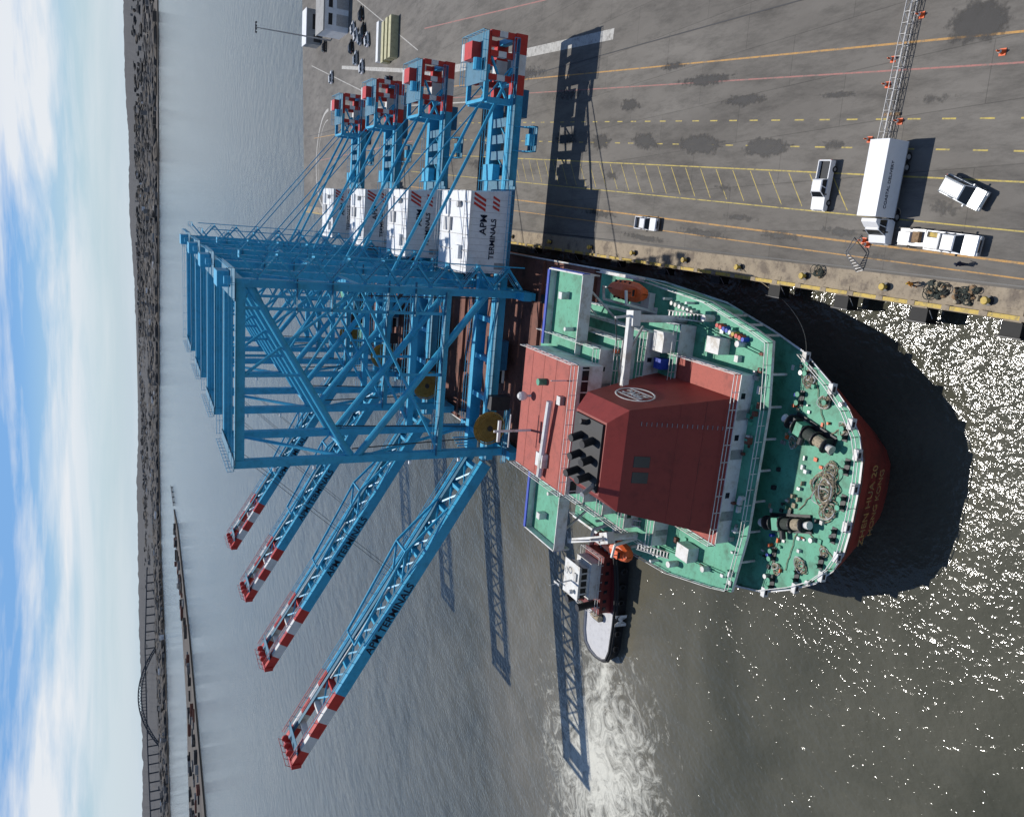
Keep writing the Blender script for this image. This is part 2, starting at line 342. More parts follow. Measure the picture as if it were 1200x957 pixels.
fr.box(XL-3,XL+2.4,-10.5,10.5,ZT+.05,ZT+.15,'grating');fr.rail([(XL-3,-10.5,ZT+.1),(XL+2.4,-10.5,ZT+.1),(XL+2.4,10.5,ZT+.1),(XL-3,10.5,ZT+.1)],B)
fr.box(XL-1.5,XL+1.2,-3,3,ZT+.2,ZT+2.2,B);fr.box(XW-1,XW+1,-10.2,10.2,ZT+.05,ZT+.15,'grating')
fr.rail([(XW-1,-10.2,ZT+.1),(XW-1,10.2,ZT+.1)],B)
for y in(-6,0,6):
    fr.tube((XL,y,ZT+.3),(XL,y,ZT+1.4),.7,B,10)
for x in(XL-4.2,):
    for y in(-9,9):
        fr.beam((x,y,27),(x,y,ZT-1.6),.5,.5,B)
        for i in range(9):
            z0=27+i*4;fr.beam((x,y,z0),(XL,y,z0+2),.22,.22,B);fr.beam((XL,y,z0+2),(x,y,z0+4),.22,.22,B)
for z0 in(33,38,48,54): 
    fr.box(XL-4.6,XL+1.6,-10.6,-9.6,z0,z0+.08,'grating');fr.rail([(XL-4.6,-10.6,z0+.08),(XL+1.6,-10.6,z0+.08)],B)
for z0 in(22,32,50,57): fr.box(XW-1.4,XW-.8,-10.2,-9.7,z0,z0+.5,'house_white')
st=MB();z=DK+3;k=0;X0=XL+1.2
while z<ZT-3:
    a=(X0,-11.2,z);c=(X0+3.6,-11.2,z+3)
    if k%2:a,c=(X0+3.6,-11.2,z),(X0,-11.2,z+3)
    for o in(-.45,.45):
        st.beam((a[0],a[1]+o,a[2]),(c[0],c[1]+o,c[2]),.1,.3,B);st.beam((a[0],a[1]+o,a[2]+1),(c[0],c[1]+o,c[2]+1),.08,.08,B)
    for i in range(10):
        t=(i+.5)/10;st.box(a[0]+(c[0]-a[0])*t-.17,a[0]+(c[0]-a[0])*t+.17,-11.62,-10.78,z+3*t,z+3*t+.05,'grating')
    xx=c[0];st.box(xx-.6,xx+.6,-11.8,-9.6,z+2.95,z+3.02,B);st.rail([(xx-.6,-11.8,z+3),(xx+.6,-11.8,z+3)],B,sp=1)
    z+=3;k+=1
for xx in(X0-.5,X0+4.1):st.beam((xx,-11.9,DK+3),(xx,-11.9,ZT-2),.2,.2,B)
gi=MB()
for y in(-4.2,4.2):
    gi.box(-48.5,22.5,y-.8,y+.8,12.7,15,B)
    for i,(xa,xb) in enumerate([(22.5,26),(26,29.5),(29.5,33)]):
        gi.box(xa,xb,y-.8,y+.8,12.7,15,'paint_white' if i%2 else 'paint_red')
    s=-1 if y<0 else 1
    gi.box(-48,32,min(y+s*.8,y+s*1.9),max(y+s*.8,y+s*1.9),14.6,14.7,'grating');gi.rail([(-48,y+s*1.85,14.7),(32,y+s*1.85,14.7)],B,sp=2.5)
    gi.tube((XL,y*1.2,34),(27,y,15),.32,B,8);gi.tube((XL,y*1.2,48),(27,y,15.4),.14,B,6)
    for x in(21,25,29,32.4):
        for zz,kk in((15,'paint_red'),(16.6,'paint_white'),(18.2,'paint_red')): gi.box(x-.5,x+.5,y-.55,y+.55,zz,zz+1.6,kk if x>24 else B)
    gi.beam((21,y,20.0),(27,y,20.0),.7,.8,B);gi.beam((27,y,20.0),(32.6,y,20.0),.7,.8,'paint_red')
    gi.beam((21,y,15.5),(29,y,19.6),.4,.4,B)
for x in(-44,-36,-28,-20,-12,6,12,18,25,32.5): gi.box(x-.5,x+.5,-3.4,3.4,13.3,14.7,B)
for x in(21,25,29,32.4): gi.beam((x,-4.2,20.0),(x,4.2,20.0),.6,.7,'paint_red' if x>28 else B)
for x in(8,14): gi.tube((x,-3.4,14),(x+5,3.4,14),.2,B);
gi.box(24,32.6,-5.2,5.2,20.45,20.55,'grating');gi.rail([(24,-5.2,20.5),(32.6,-5.2,20.5),(32.6,5.2,20.5),(24,5.2,20.5)],B,sp=1.6)
gi.box(28,31,-1.8,1.8,20.55,22.3,'paint_red');gi.tube((26,-3,21.5),(28,-3,21.5),.8,B,10);gi.tube((28,3,21.5),(31,3,21.5),.8,'paint_white',10)
gi.box(12.5,17,-9.5,-5.9,11.2,11.35,'grating');gi.rail([(12.5,-5.9,11.3),(12.5,-9.5,11.3),(17,-9.5,11.3),(17,-5.9,11.3)],B,sp=1.2)
for x in(12.6,16.9):
    gi.beam((x,-9.4,11.3),(x,-4.8,14.5),.2,.2,B);gi.beam((x,-6,11.3),(x,-6,14.5),.2,.2,B)
gi.box(13.6,15.6,-9.0,-7.4,11.4,12.6,B)
gi.box(19,24,-3,3,10.6,12.4,'crane_blue_dark');gi.box(7,10,-2.4,2.4,15.1,16.6,B)
for i in range(4): gi.box(8+i*3,9.6+i*3,-3,3,14.72,14.85,'grating')
for i in range(6): gi.tube((-47+i*.3,-3+i,15.2),(-47+i*.3,-3+i,19),.15,B)
for y in(-4.2,4.2):
    for x in(XW+1.5,XL-1.5): gi.tube((x,y,15),(x,y*1.9,43),.12,'dark_steel')
gi.box(-47,-36,-11.5,-9.8,12.7,12.9,'grating');gi.rail([(-47,-11.5,12.9),(-36,-11.5,12.9)],B,sp=1.5)
gi.box(-36.2,-33.5,-11.6,-9.7,13,17,'dark_steel')
gi.box(-30,-24,-3.2,3.2,10.4,12.4,'crane_blue_dark');gi.box(-33,-30.2,-1.6,1.6,10.0,12.4,'house_white');gi.box(-33.05,-30.4,-1.65,1.65,10.6,11.8,'glass')
ho=MB();W='house_white'
ho.hexa([(-10.2,-8.4,14.9),(5.2,-8.4,14.9),(5.2,6.2,14.9),(-10.2,6.2,14.9),(-10.2,-8.4,23),(4.2,-8.4,23),(4.2,6.2,23),(-10.2,6.2,23)],W)
ho.box(-10.5,4.6,-8.7,6.5,23,23.18,W)
for i in range(5): ho.box(-9.5+i*3,-9.35+i*3,-8.4,6.2,23.18,23.3,'galv')
ho.box(-8,-5.5,-6,-3,23.2,23.9,W);ho.box(-3,-.5,0,3.4,23.2,23.7,'galv');ho.tube((2,-4,23.2),(2,-4,24.0),.6,'galv',10);ho.box(0,3,1.5,4.5,23.2,23.6,W)
ho.rail([(-10.4,-8.6,23.2),(4.5,-8.6,23.2),(4.5,6.4,23.2),(-10.4,6.4,23.2),(-10.4,-8.6,23.2)],'galv',sp=2)
ho.box(-10.8,6.0,-9.4,-8.4,14.7,14.85,'grating');ho.rail([(-10.8,-9.35,14.85),(6,-9.35,14.85)],B,sp=1.6)
ho.box(5.2,7.2,-8.4,6.2,14.7,14.85,'grating');ho.rail([(7.1,-8.4,14.85),(7.1,6.2,14.85)],B,sp=1.6)
ho.box(-9.4,-8.2,-8.45,-8.4,15.2,17.4,'galv')
for i in range(12): ho.box(-9.9+i*1.2,-9.86+i*1.2,-8.43,-8.4,15,23,'galv')
for i in range(3):
    x=1.0+i*.85;ho.add([(x,-8.47,20.0),(x+.5,-8.47,20.0),(x+1.7,-8.47,22.4),(x+1.2,-8.47,22.4)],[(0,1,2,3)],'paint_red')
for i in range(3):
    x=1.2+i*.85;ho.add([(x,-8.47,17.2),(x+.45,-8.47,17.2),(x+1.1,-8.47,18.6),(x+.65,-8.47,18.6)],[(0,1,2,3)],'paint_red')
re=MB()
c=(-39.6,-12,17.2)
re.ring(c,3.2,.14,'brass','y',32,5);re.ring(c,2.2,.09,'brass','y',28,4);re.tube((c[0],c[1]-.5,c[2]),(c[0],c[1]+2,c[2]),.55,'dark_steel',12)
for i in range(40):
    a=2*math.pi*i/40;re.tube((c[0]+.4*math.cos(a),c[1]-.25,c[2]+.4*math.sin(a)),(c[0]+3.2*math.cos(a),c[1],c[2]+3.2*math.sin(a)),.05,'brass',4,cap=False)
re.tube((c[0],c[1]+.35,c[2]),(c[0],c[1]+.45,c[2]),3.0,'brass',28)
bo=MB();H=Vector((-49.6,0,13.8));T=Vector((-112.6,0,51));dr=(T-H).normalized();L=(T-H).length;nrm=Vector((dr.z,0,-dr.x))
if nrm.z<0:nrm=-nrm
def BP(t,y,o=0): return H+dr*t+nrm*o+Vector((0,y,0))
HY=4.1
for y in(-HY,HY):
    bo.beam(BP(0,y),BP(L-17,y),1.2,2.3,B)
    for i in range(5): bo.beam(BP(L-17+i*3.4,y),BP(L-13.6+i*3.4,y),1.2,2.3-.08*i,'paint_white' if i%2 else 'paint_red')
    s=-1 if y<0 else 1
    bo.beam(BP(1,y-s*1.2,.9),BP(L-1,y-s*1.2,.9),1.1,.08,'grating')
    for hh in(1.75,2.2):
        bo.beam(BP(1,y+s*.5,hh),BP(L-17,y+s*.5,hh),.1,.1,B);bo.beam(BP(L-17,y+s*.5,hh),BP(L-1,y+s*.5,hh),.1,.1,'paint_red')
    for i in range(int(L/2.4)): bo.beam(BP(1+i*2.4,y+s*.5,1.1),BP(1+i*2.4,y+s*.5,2.2),.09,.09,B)
    bo.beam(BP(12,y*.75,1.2),BP(24,y*.75,4.2),.35,.5,B);bo.beam(BP(24,y*.75,4.2),BP(46,y*.75,2.6),.3,.45,B)
    bo.beam(BP(30,y*.75,1.2),BP(24,y*.75,4.2),.3,.4,B)
bo.beam(BP(33,-1.2,2.0),BP(55,-1.2,2.2),.35,.4,'galv')
t=2.
while t<L-1:
    kk=B if t<L-17 else('paint_red' if int((t-L+17)/3.4)%2==0 else'paint_white')
    bo.beam(BP(t,-HY+.5,0),BP(t,HY-.5,0),.8,1.3,kk)
    if t+5.5<L-6:
        bo.beam(BP(t,-HY+.6,.4),BP(t+5.5,HY-.6,.4),.35,.35,B);bo.beam(BP(t,HY-.6,.4),BP(t+5.5,-HY+.6,.4),.35,.35,B)
    t+=5.5
bo.beam(BP(24,-3,4.2),BP(24,3,4.2),.4,.4,B);bo.beam(BP(46,-3,2.6),BP(46,3,2.6),.3,.3,B)
bo.beam(BP(L,-5.0,0),BP(L,5.0,0),.9,2.0,'paint_red')
bo.beam(BP(L-2.5,-4.6,1.3),BP(L-2.5,4.6,1.3),3.5,.1,'grating')
for y in(-2.5,0,2.5): bo.tube(BP(L-1,y-.2,1.8),BP(L-1,y+.2,1.8),.7,'paint_red',12)
for hh in(1.2,2.1):
    bo.beam(BP(L+.6,-4.6,hh),BP(L+.6,4.6,hh),.09,.09,'paint_red')
for y in(-4.5,-2.2,0,2.2,4.5): bo.beam(BP(L+.6,y,.5),BP(L+.6,y,2.1),.09,.09,'paint_red')
for y in(-2,2): bo.tube((XW,y,ZT-1),BP(30,y,1.2),.045,'dark_steel',4)
meshes=[('portal_frame',fr.mesh('crane_portal_frame')),('stair_tower',st.mesh('crane_stair_tower')),('main_girder',gi.mesh('crane_main_girder')),('machinery_house',ho.mesh('crane_machinery_house')),('cable_reel',re.mesh('crane_cable_reel')),('boom',bo.mesh('crane_boom'))]
bang=math.atan2(dr.z,-dr.x)
for Yc in(146.4,183.6,220.8,258):
    e=empty('ship_to_shore_crane',(0,Yc,0))
    for n,me in meshes: link(me,n,e)
    text('APM',1.9,'cloth_dark',e,(-3.2,-8.48,19.6),(math.pi/2,0,0),'house_lettering',off=.03)
    text('TERMINALS',1.45,'cloth_dark',e,(-7.6,-8.48,17.7),(math.pi/2,0,0),'house_lettering',off=.03)
    pt=BP(46,-HY-.64,-.85);text('APM TERMINALS',2.3,'cloth_dark',e,pt,(math.pi/2,bang,0),'boom_lettering',off=.04)
# ------------------------------------------------------------------ ship
CX=-27.0
W_=[(55.7,0),(55.75,3),(56.0,5.6),(57.0,8.0),(59,10.4),(62,12.6),(66.5,15.2),(72,16.9),(81,19.1),(95,20.3),(110,20.5),(180,20.5),(255,20.5),(272,18.5),(288,11),(298,3.5),(301,0)]
def outline(dY=lambda y:0,sc=1,inset=0,nar=0):
    rt=[(CX+(w*sc*(1-nar*min(1,max(0,(125-y)/62)))-inset if w>0 else 0),y+dY(y)) for y,w in W_];lf=[(2*CX-x,y) for x,y in rt if x>CX+.01]
    return rt+lf[::-1]
ship=empty('heavy_lift_ship')
h=MB()
def ring3(sc,st,z,bw,nar):
    return [(x,y,z) for x,y in outline(lambda y:(max(0,(90-y)/34)*st)-(max(0,(y-270)/30)*bw),sc,0,nar)]
rs=[ring3(1,0,9.25,0,0),ring3(1,.5,7.5,.5,.07),ring3(.99,2.0,3.5,3,.24),ring3(.965,4.0,-.8,6,.42)]
n=len(rs[0])
for a,c in zip(rs[:-1],rs[1:]): h.add(a+c,[(i,n+i,n+(i+1)%n,(i+1)%n) for i in range(n)],'hull_red')
h.add([(x,y,9) for x,y in outline(inset=.15)],[tuple(range(n))],'deck_green')
o1=outline();o2=outline(inset=.25)
h.add([(x,y,9.25) for x,y in o1]+[(x if abs(x-CX)>.1 else x,y+(.25 if y<57 else 0),9.25) for x,y in o2],[(i,(i+1)%n,n+(i+1)%n,n+i) for i in range(n)],'ship_white')
h.box(CX-20.2,CX+20.2,108.2,262,9.02,9.12,'rust_deck')
for i in range(8): h.box(CX-20,CX+20,114+i*18.6,115+i*18.6,9.12,9.7,'rust_deck')
for x in(XW,XL): h.box(x-.8,x+.8,112,275,9.12,9.6,'dark_steel')
h.obj('hull',ship)
d=MB()
def wat(y):
    for (y0,w0),(y1,w1) in zip(W_[:-1],W_[1:]):
        if y0<=y<=y1:return w0+(w1-w0)*(y-y0)/(y1-y0)
ys=[69.0,72,76,81,88,95,102,108]
rt=[(CX+wat(y)-.02,y) for y in ys];poly=[(CX-8,67.9),(CX+8,67.9)]+rt+[(2*CX-x,y) for x,y in rt[::-1]]
d.prism(poly,11.6,12,'ship_white','deck_green')
poly2=[(CX-14,74),(CX+14,74),(CX+wat(78)-.05,78),(CX+wat(88)-.05,88),(CX+20.3,108),(CX-20.3,108),(CX-wat(88)+.05,88),(CX-wat(78)+.05,78)]
d.prism(poly2,9.03,11.6,'deck_green')
for xo in(-12,-8,-4,0,4,8,12): d.tube((CX+xo,69.0,9),(CX+xo,69.0,11.6),.16,'ship_white')
for xo in(-10,-2,6): d.box(CX+xo,CX+xo+1,73.9,73.98,9.1,11,'ship_white')
for sgn in(1,-1):
    pts=[(CX+sgn*8,68.1,12)]+[(CX+sgn*(wat(y)-.25),y+.1,12) for y in ys];d.rail(pts)
    for y in(71,74,77): d.beam((CX+sgn*(wat(y)-.25),y,9.2),(CX+sgn*(wat(y)-.25),y,11.6),.25,.25,'ship_white')
    d.box(*(sorted((CX+sgn*20.55,CX+sgn*20.2))),96,107,12,13,'ship_white')
d.rail([(CX-8,68.1,12),(CX+8,68.1,12)])
d.rail([(x-.35,y+.2,9.2) for x,y in outline() if y<69 and x>CX+.1][::-1]+[(x+.35,y+.2,9.2) for x,y in outline() if y<69 and x<CX-.1][::-1])
def tier(x0,x1,y0,y1,z0,z1,roof='deck_green',win=True,rail=True):
    d.box(x0,x1,y0,y1,z0+.01,z1-.06,'ship_white');d.box(x0-.25,x1+.25,y0-.25,y1,z1-.06,z1,'ship_white');d.box(x0-.1,x1+.1,y0-.1,y1,z1,z1+.03,roof)
    if rail: d.rail([(x0-.15,y1,z1),(x0-.15,y0-.15,z1),(x1+.15,y0-.15,z1),(x1+.15,y1,z1)])
    if win:
        zc=(z0+z1)/2
        x=x0+1.5
        while x<x1-1.5:
            if random.random()<.8: d.box(x,x+.6,y0-.04,y0,zc,zc+.7,'glass')
            elif random.random()<.7: d.box(x,x+.8,y0-.06,y0,z0+.1,z0+2.0,'galv')
            x+=2.5
        y=y0+1.5
        while y<y1-1.5:
            d.box(x1,x1+.04,y,y+.6,zc,zc+.7,'glass');d.box(x0-.04,x0,y,y+.6,zc,zc+.7,'glass');y+=2.6
tier(CX-15.5,CX+15.5,83,107,12,14.7)
tier(CX-14,CX+14,86.5,107,14.7,17.3)
tier(CX-12.5,CX+12.5,88.5,107,17.3,19.8)
tier(CX-11,CX+11,90,107,19.8,22.2,win=True)
for s in(1,-1):
    xa,xb=sorted((CX+s*9.3,CX+s*20.4));d.box(xa,xb,95,104.5,21.5,21.9,'ship_white');d.box(xa,xb,95.1,104.4,21.9,22.04,'deck_green')
    d.box(xa,xb,94.9,95.05,21.3,23.1,'ship_white');d.box(xa,xb,104.4,104.6,21.4,23.1,'ship_white');d.box(xa,xb,104.6,104.8,21.4,23.15,'blue_paint')
    e_=CX+s*20.4;d.box(min(e_,e_+s*.2),max(e_,e_+s*.2),94.9,104.8,20.4,23.2,'ship_white')
    e_=CX+s*20.6;d.box(min(e_,e_+s*.1),max(e_,e_+s*.1),95,104.8,21.9,22.9,'blue_paint')
    d.box(xa,xb,104.3,104.9,23.15,23.35,'blue_paint')
    for yy in(97,103): d.beam((CX+s*19.2,yy,21.5),(CX+s*13,yy,14),.25,.25,'ship_white')
    d.box(CX+s*17-.5,CX+s*17+.5,100,101,22,23.3,'ship_white')
    d.tube((CX+s*12.5,98,22),(CX+s*12.5,98,23.4),.3,'ship_white',8)
tier(CX-9,CX+9,88.5,104,22.2,26.2,roof='roof_red',win=False)
d.box(CX-8.9,CX+8.9,88.42,88.48,24.4,25.4,'glass')
for i in range(12): d.box(CX-8.6+i*1.55,CX-8.45+i*1.55,88.38,88.44,24.3,25.5,'ship_white')
zr=26.23
d.beam((CX-3,100,zr),(CX-3,100,zr+6),.3,.3,'ship_white');d.beam((CX-5.5,100,zr+3.5),(CX-.5,100,zr+3.5),.15,.15,'ship_white');d.box(CX-4.6,CX-1.4,99.8,100.2,zr+5,zr+5.4,'ship_white')
d.tube((CX+5,97,zr),(CX+5,97,zr+1.2),.5,'deck_green',10);d.box(CX-7,CX-5,94,96,zr,zr+.9,'ship_white');d.blob((CX+2,101,zr+1.4),.7,.7,.8,'ship_white',10,6);d.tube((CX+2,101,zr),(CX+2,101,zr+1),.2,'ship_white')
d.tube((CX-8.5,95,zr+.6),(CX+3,93.5,zr+.9),.45,'ship_white',8);d.tube((CX+6.5,91,zr),(CX+6.5,91,zr+2.4),.08,'ship_white');d.box(CX+3,CX+4.2,91,92,zr,zr+.7,'galv')
for i in range(4): d.box(CX-8.8,CX+8.8,90.5+i*3.6,90.56+i*3.6,zr,zr+.03,'hull_red')
# engine casing & funnel
CT=14.3
tier(CX-10,CX+11.5,70.9,84,12,CT,roof='roof_red',win=False)
for x in(-7,1,6): d.box(CX+x,CX+x+1.2,70.84,70.9,12.1,13.9,'galv')
for x in(-4,3.4,8.6): d.box(CX+x,CX+x+.7,70.85,70.9,13.1,13.7,'glass')
fun=MB();FB=CT+.04;FH=26.4-FB;FY=71.3;FS=3.9
fun.frus((CX-9,CX+8.6,FY,87,FB),(CX-6.4,CX+6.4,FY+FS,85.0,26.4),'funnel_red')
fun.frus((CX-6.4,CX+6.4,FY+FS,85.0,26.4),(CX-4.9,CX+4.4,77.0,84.3,28.2),'funnel_red')
fun.box(CX-4.6,CX+4.1,77.3,84.0,28.2,28.5,'tug_hull')
for x in(-3,-.8,1.6):
    for y in(79.2,82.0): fun.tube((CX+x,y,28.4),(CX+x-.3,y-.4,30.0+abs(x)*.15),.5,'tug_hull',12)
fun.tube((CX-3.8,78,28.4),(CX-4.6,77.2,30.4),.35,'galv',10);fun.tube((CX+3.4,81,28.4),(CX+3.6,81,29.5),.35,'dark_steel',10)
def onaft(t): return FY+FS*t,FB+FH*t
for x in(-2.6,-.6):
    (ya,za),(yb,zb)=onaft(.74),onaft(.9)
    fun.hexa([(CX+x,ya-.05,za),(CX+x+1.4,ya-.05,za),(CX+x+1.4,ya+.1,za),(CX+x,ya+.1,za),(CX+x,yb-.05,zb),(CX+x+1.4,yb-.05,zb),(CX+x+1.4,yb+.1,zb),(CX+x,yb+.1,zb)],'glass')
for t in(.25,.5):
    ya,za=onaft(t);hw=8.8-2.4*t;fun.box(CX-hw,CX+hw-.2,ya-.03,ya+.2,za,za+.08,'hull_red')
for i in range(18):
    ya,za=onaft(.02+i*.05);fun.box(CX+4.6,CX+5.1,ya-.12,ya,za,za+.06,'galv')
fun.obj('funnel',ship,bev=.1)
slx,slz=2.2,FH
fs_n=Vector((slz,0,slx)).normalized()
em=empty('funnel_emblem');em.parent=ship
em.location=(CX+8.6-slx*.68+.04,80.0,FB+slz*.68)
em.rotation_euler=Matrix((Vector((0,1,0)),Vector((-fs_n.z,0,fs_n.x)),fs_n)).transposed().to_euler()
rg=MB();rg.ring((0,0,0),1,.05,'ship_white','z',40,6);o=rg.obj('emblem_ring',em);o.scale=(3.2,2.0,1)
text('ZPMC',1.7,'ship_white',em,(0,-.58,0),(0,0,0),'emblem_lettering','CENTER',.05)
rg=MB();rg.box(-2.4,2.4,-1.1,-.88,0,.03,'ship_white');rg.box(-2.4,2.4,.88,1.1,0,.03,'ship_white');rg.obj('emblem_bars',em)
d.box(CX+9.4,CX+10.8,84.3,85.8,14.75,16.1,'blue_paint');d.box(CX+11.8,CX+14.5,83.6,86,14.75,16.6,'ship_white')
for s in(1,-1):
    d.box(*sorted((CX+s*13,CX+s*15)),76,78.5,12.05,13.8,'ship_white');d.tube((CX+s*17,80,12),(CX+s*17,80,13.6),.45,'ship_white',10);d.tube((CX+s*14.8,73.6,12),(CX+s*14.8,73.6,13.2),.4,'ship_white',10)
    for (xa,ya,za,yb,zb) in((16.7,86,12,82,14.7),(13.2,88.4,17.3,85.6,14.8)):
        for o in(-.45,.45): d.beam((CX+s*xa+o,ya,max(za,zb)),(CX+s*xa+o,yb,min(za,zb)),.12,.3,'ship_white')
        for i in range(10):
            t=(i+.5)/10;yy=ya+(yb-ya)*t;zz=max(za,zb)+(min(za,zb)-max(za,zb))*t;d.box(CX+s*xa-.45,CX+s*xa+.45,yy-.12,yy+.12,zz,zz+.05,'galv')
    d.box(*sorted((CX+s*16,CX+s*18.6)),93,95,12.05,13.0,'ship_white')
    for i in range(6):
        d.tube((CX+s*(17.9-i*.12),88-i*.9,12),(CX+s*(17.9-i*.12),88-i*.9,12.9),.3,['galv','ship_white'][i%2],8)
    for i in range(5): d.box(CX+s*(18.4-.05*i)-.15,CX+s*(18.4-.05*i)+.15,84+i*5,84.4+i*5,12,13.4,'ship_white')
for i in range(9):
    d.tube((CX+16.4-i*.12,78.0-i*.62,12.02),(CX+16.4-i*.12,78.0-i*.62,12.95),.28,['paint_red','paint_red','blue_paint','blue_paint','ship_white','yellow_paint'][i%6],8)
for i in range(70):
    x=CX+random.uniform(-16,16);y=random.uniform(69,70.5) if i%2 else random.uniform(73,82)
    if abs(x-CX)<12.5 and y>70.6: continue
    d.box(x,x+random.uniform(.2,.9),y,y+random.uniform(.2,.7),12.02,12.02+random.uniform(.15,.7),random.choice(['ship_white','galv','deck_green','deck_green','rust_deck']))
for s in(1,-1):
    for o in(0,.35): d.beam((CX+s*(16.0+o),84,12.2),(CX+s*(14.0+o),70.5,12.2),.12,.12,'deck_green')
for i in range(36):
    x=CX+random.uniform(-14,14);y=random.uniform(84,104);z0=12
    for (hw,ya,zz) in((15.5,83,14.7),(14,86.5,17.3),(12.5,88.5,19.8)):
        if abs(x-CX)<hw-1 and y<ya+3 and y>ya: d.box(x,x+.5,y,y+.4,zz+.03,zz+.03+random.uniform(.2,.9),random.choice(['ship_white','galv','orange']))
d.obj('superstructure',ship)
mg=MB()
def bitt(x,y,z=9.0):
    for o in(-.5,.5): mg.tube((x+o,y,z),(x+o,y,z+.8),.24,'dark_steel',10);mg.tube((x+o,y,z+.8),(x+o,y,z+.88),.32,'deck_green',10)
    mg.box(x-.95,x+.95,y-.35,y+.35,z,z+.1,'dark_steel')
for s in(1,-1):
    for (a,b_) in((13.4,65.5),(10.8,62),(7.6,59),(4.0,58),(0,57.6),(9.8,66)):
        if a==0 and s<0: continue
        bitt(CX+s*a,b_)
    for (a,b_) in((14.7,65.9),(12.0,61.4),(8.9,58.0),(5.9,56.5),(2.2,56.1)):
        mg.box(CX+s*a-.6,CX+s*a+.6,b_-.25,b_+.35,9.2,9.9,'ship_white');mg.box(CX+s*a-.3,CX+s*a+.3,b_-.28,b_+.38,9.4,9.75,'dark_steel')
    for (a,b_) in((12.8,66.3),(5.6,60.5),(10.6,59.9)): mg.tube((CX+s*a,b_,9),(CX+s*a,b_,9.7),.3,'galv',10)
    for i in range(3): mg.tube((CX+s*(7.5+i*1.3),66.6,9),(CX+s*(7.5+i*1.3),66.6,9.6),.22,'orange' if i%2 else 'blue_paint',8)
for i in range(90):
    x=CX+random.uniform(-13.5,13.5);y=random.uniform(58.0,68)
    if abs(x-CX)/15+ (68-y)/14>1.05: continue
    mg.box(x,x+random.uniform(.15,.6),y,y+random.uniform(.15,.5),9.01,9.05+random.uniform(.05,.5),random.choice(['ship_white','galv','dark_steel','rope_tan','deck_green','orange']))
mg.obj('mooring_fittings',ship)
rp=MB()
def rope(pts,r,k):
    for a,b_ in zip(pts[:-1],pts[1:]): rp.tube(a,b_,r,k,4,cap=False)
for (x,y,s_,nn_) in((-26.5,60.3,1.9,18),(-28.6,59.2,1.3,12),(-24.2,59.8,1.2,9),(-14.8,65.2,1.1,12),(-16.9,62.4,.9,9),(-19.0,59.4,.7,5),(-36.2,61.6,1.0,7),(-38.4,65.2,.8,6),(-33.4,58.8,.7,5),(-22.6,66.0,.8,4)):
    for j in range(nn_):
        ox=random.uniform(-.4,.4)*s_;oy=random.uniform(-.3,.3)*s_;ra=random.uniform(.35,1)*s_;rb=ra*random.uniform(.5,.9);ph=random.uniform(0,3);pts=[]
        a0=random.uniform(0,6)
        for i in range(22):
            a=a0+i*.32;X=ra*math.cos(a)*(1+.1*math.sin(3*a));Y=rb*math.sin(a);pts.append((x+ox+X*math.cos(ph)-Y*math.sin(ph),y+oy+X*math.sin(ph)+Y*math.cos(ph),9.08+j*.03+random.uniform(0,.05)))
        rope(pts,.06,'rope_tan' if j%5 else 'ship_white')
for (a,b_) in(((-20.4,61.5),(-13.6,65)),((-20.8,62),(-18.2,58.2)),((-32,63),(-38.0,63.8)),((-31.8,62.6),(-33.4,57.6)),((-26,61),(-30,63.5))):
    pts=[(a[0]+(b_[0]-a[0])*i/12+random.uniform(-.12,.12),a[1]+(b_[1]-a[1])*i/12+random.uniform(-.12,.12),9.12) for i in range(13)];rope(pts,.06,'rope_tan')
rp.obj('rope_pile',ship)
def winch(x,y,rz):
    w_=MB();w_.box(-3.2,3.2,-1.1,1.1,0,.25,'dark_steel')
    for a in(-2.9,-1.3,.3,1.9,2.9): w_.box(a-.12,a+.12,-.8,.8,.25,1.5,'dark_steel');w_.tube((a-.06,0,1.15),(a+.06,0,1.15),.9,'dark_steel',18)
    w_.tube((-3.7,0,1.15),(3.7,0,1.15),.2,'galv',10);w_.tube((-2.7,0,1.15),(-1.5,0,1.15),.68,'rope_tan',16);w_.tube((-1.1,0,1.15),(.1,0,1.15),.68,'rope_dark',16)
    w_.tube((3.1,0,1.15),(3.9,0,1.15),.36,'ship_white',12,.5);w_.tube((-3.9,0,1.15),(-3.1,0,1.15),.5,'ship_white',12,.36)
    w_.box(.6,1.6,-.7,.8,.25,1.7,'deck_green');w_.tube((.9,.9,.7),(.9,1.9,.7),.38,'dark_steel',12);w_.box(2.0,2.8,-.7,.7,.3,1.3,'dark_steel')
    w_.obj('mooring_winch',None,(x,y,9.02),rz)
winch(-20.6,63.2,1.35);winch(-32.0,64.2,1.9)
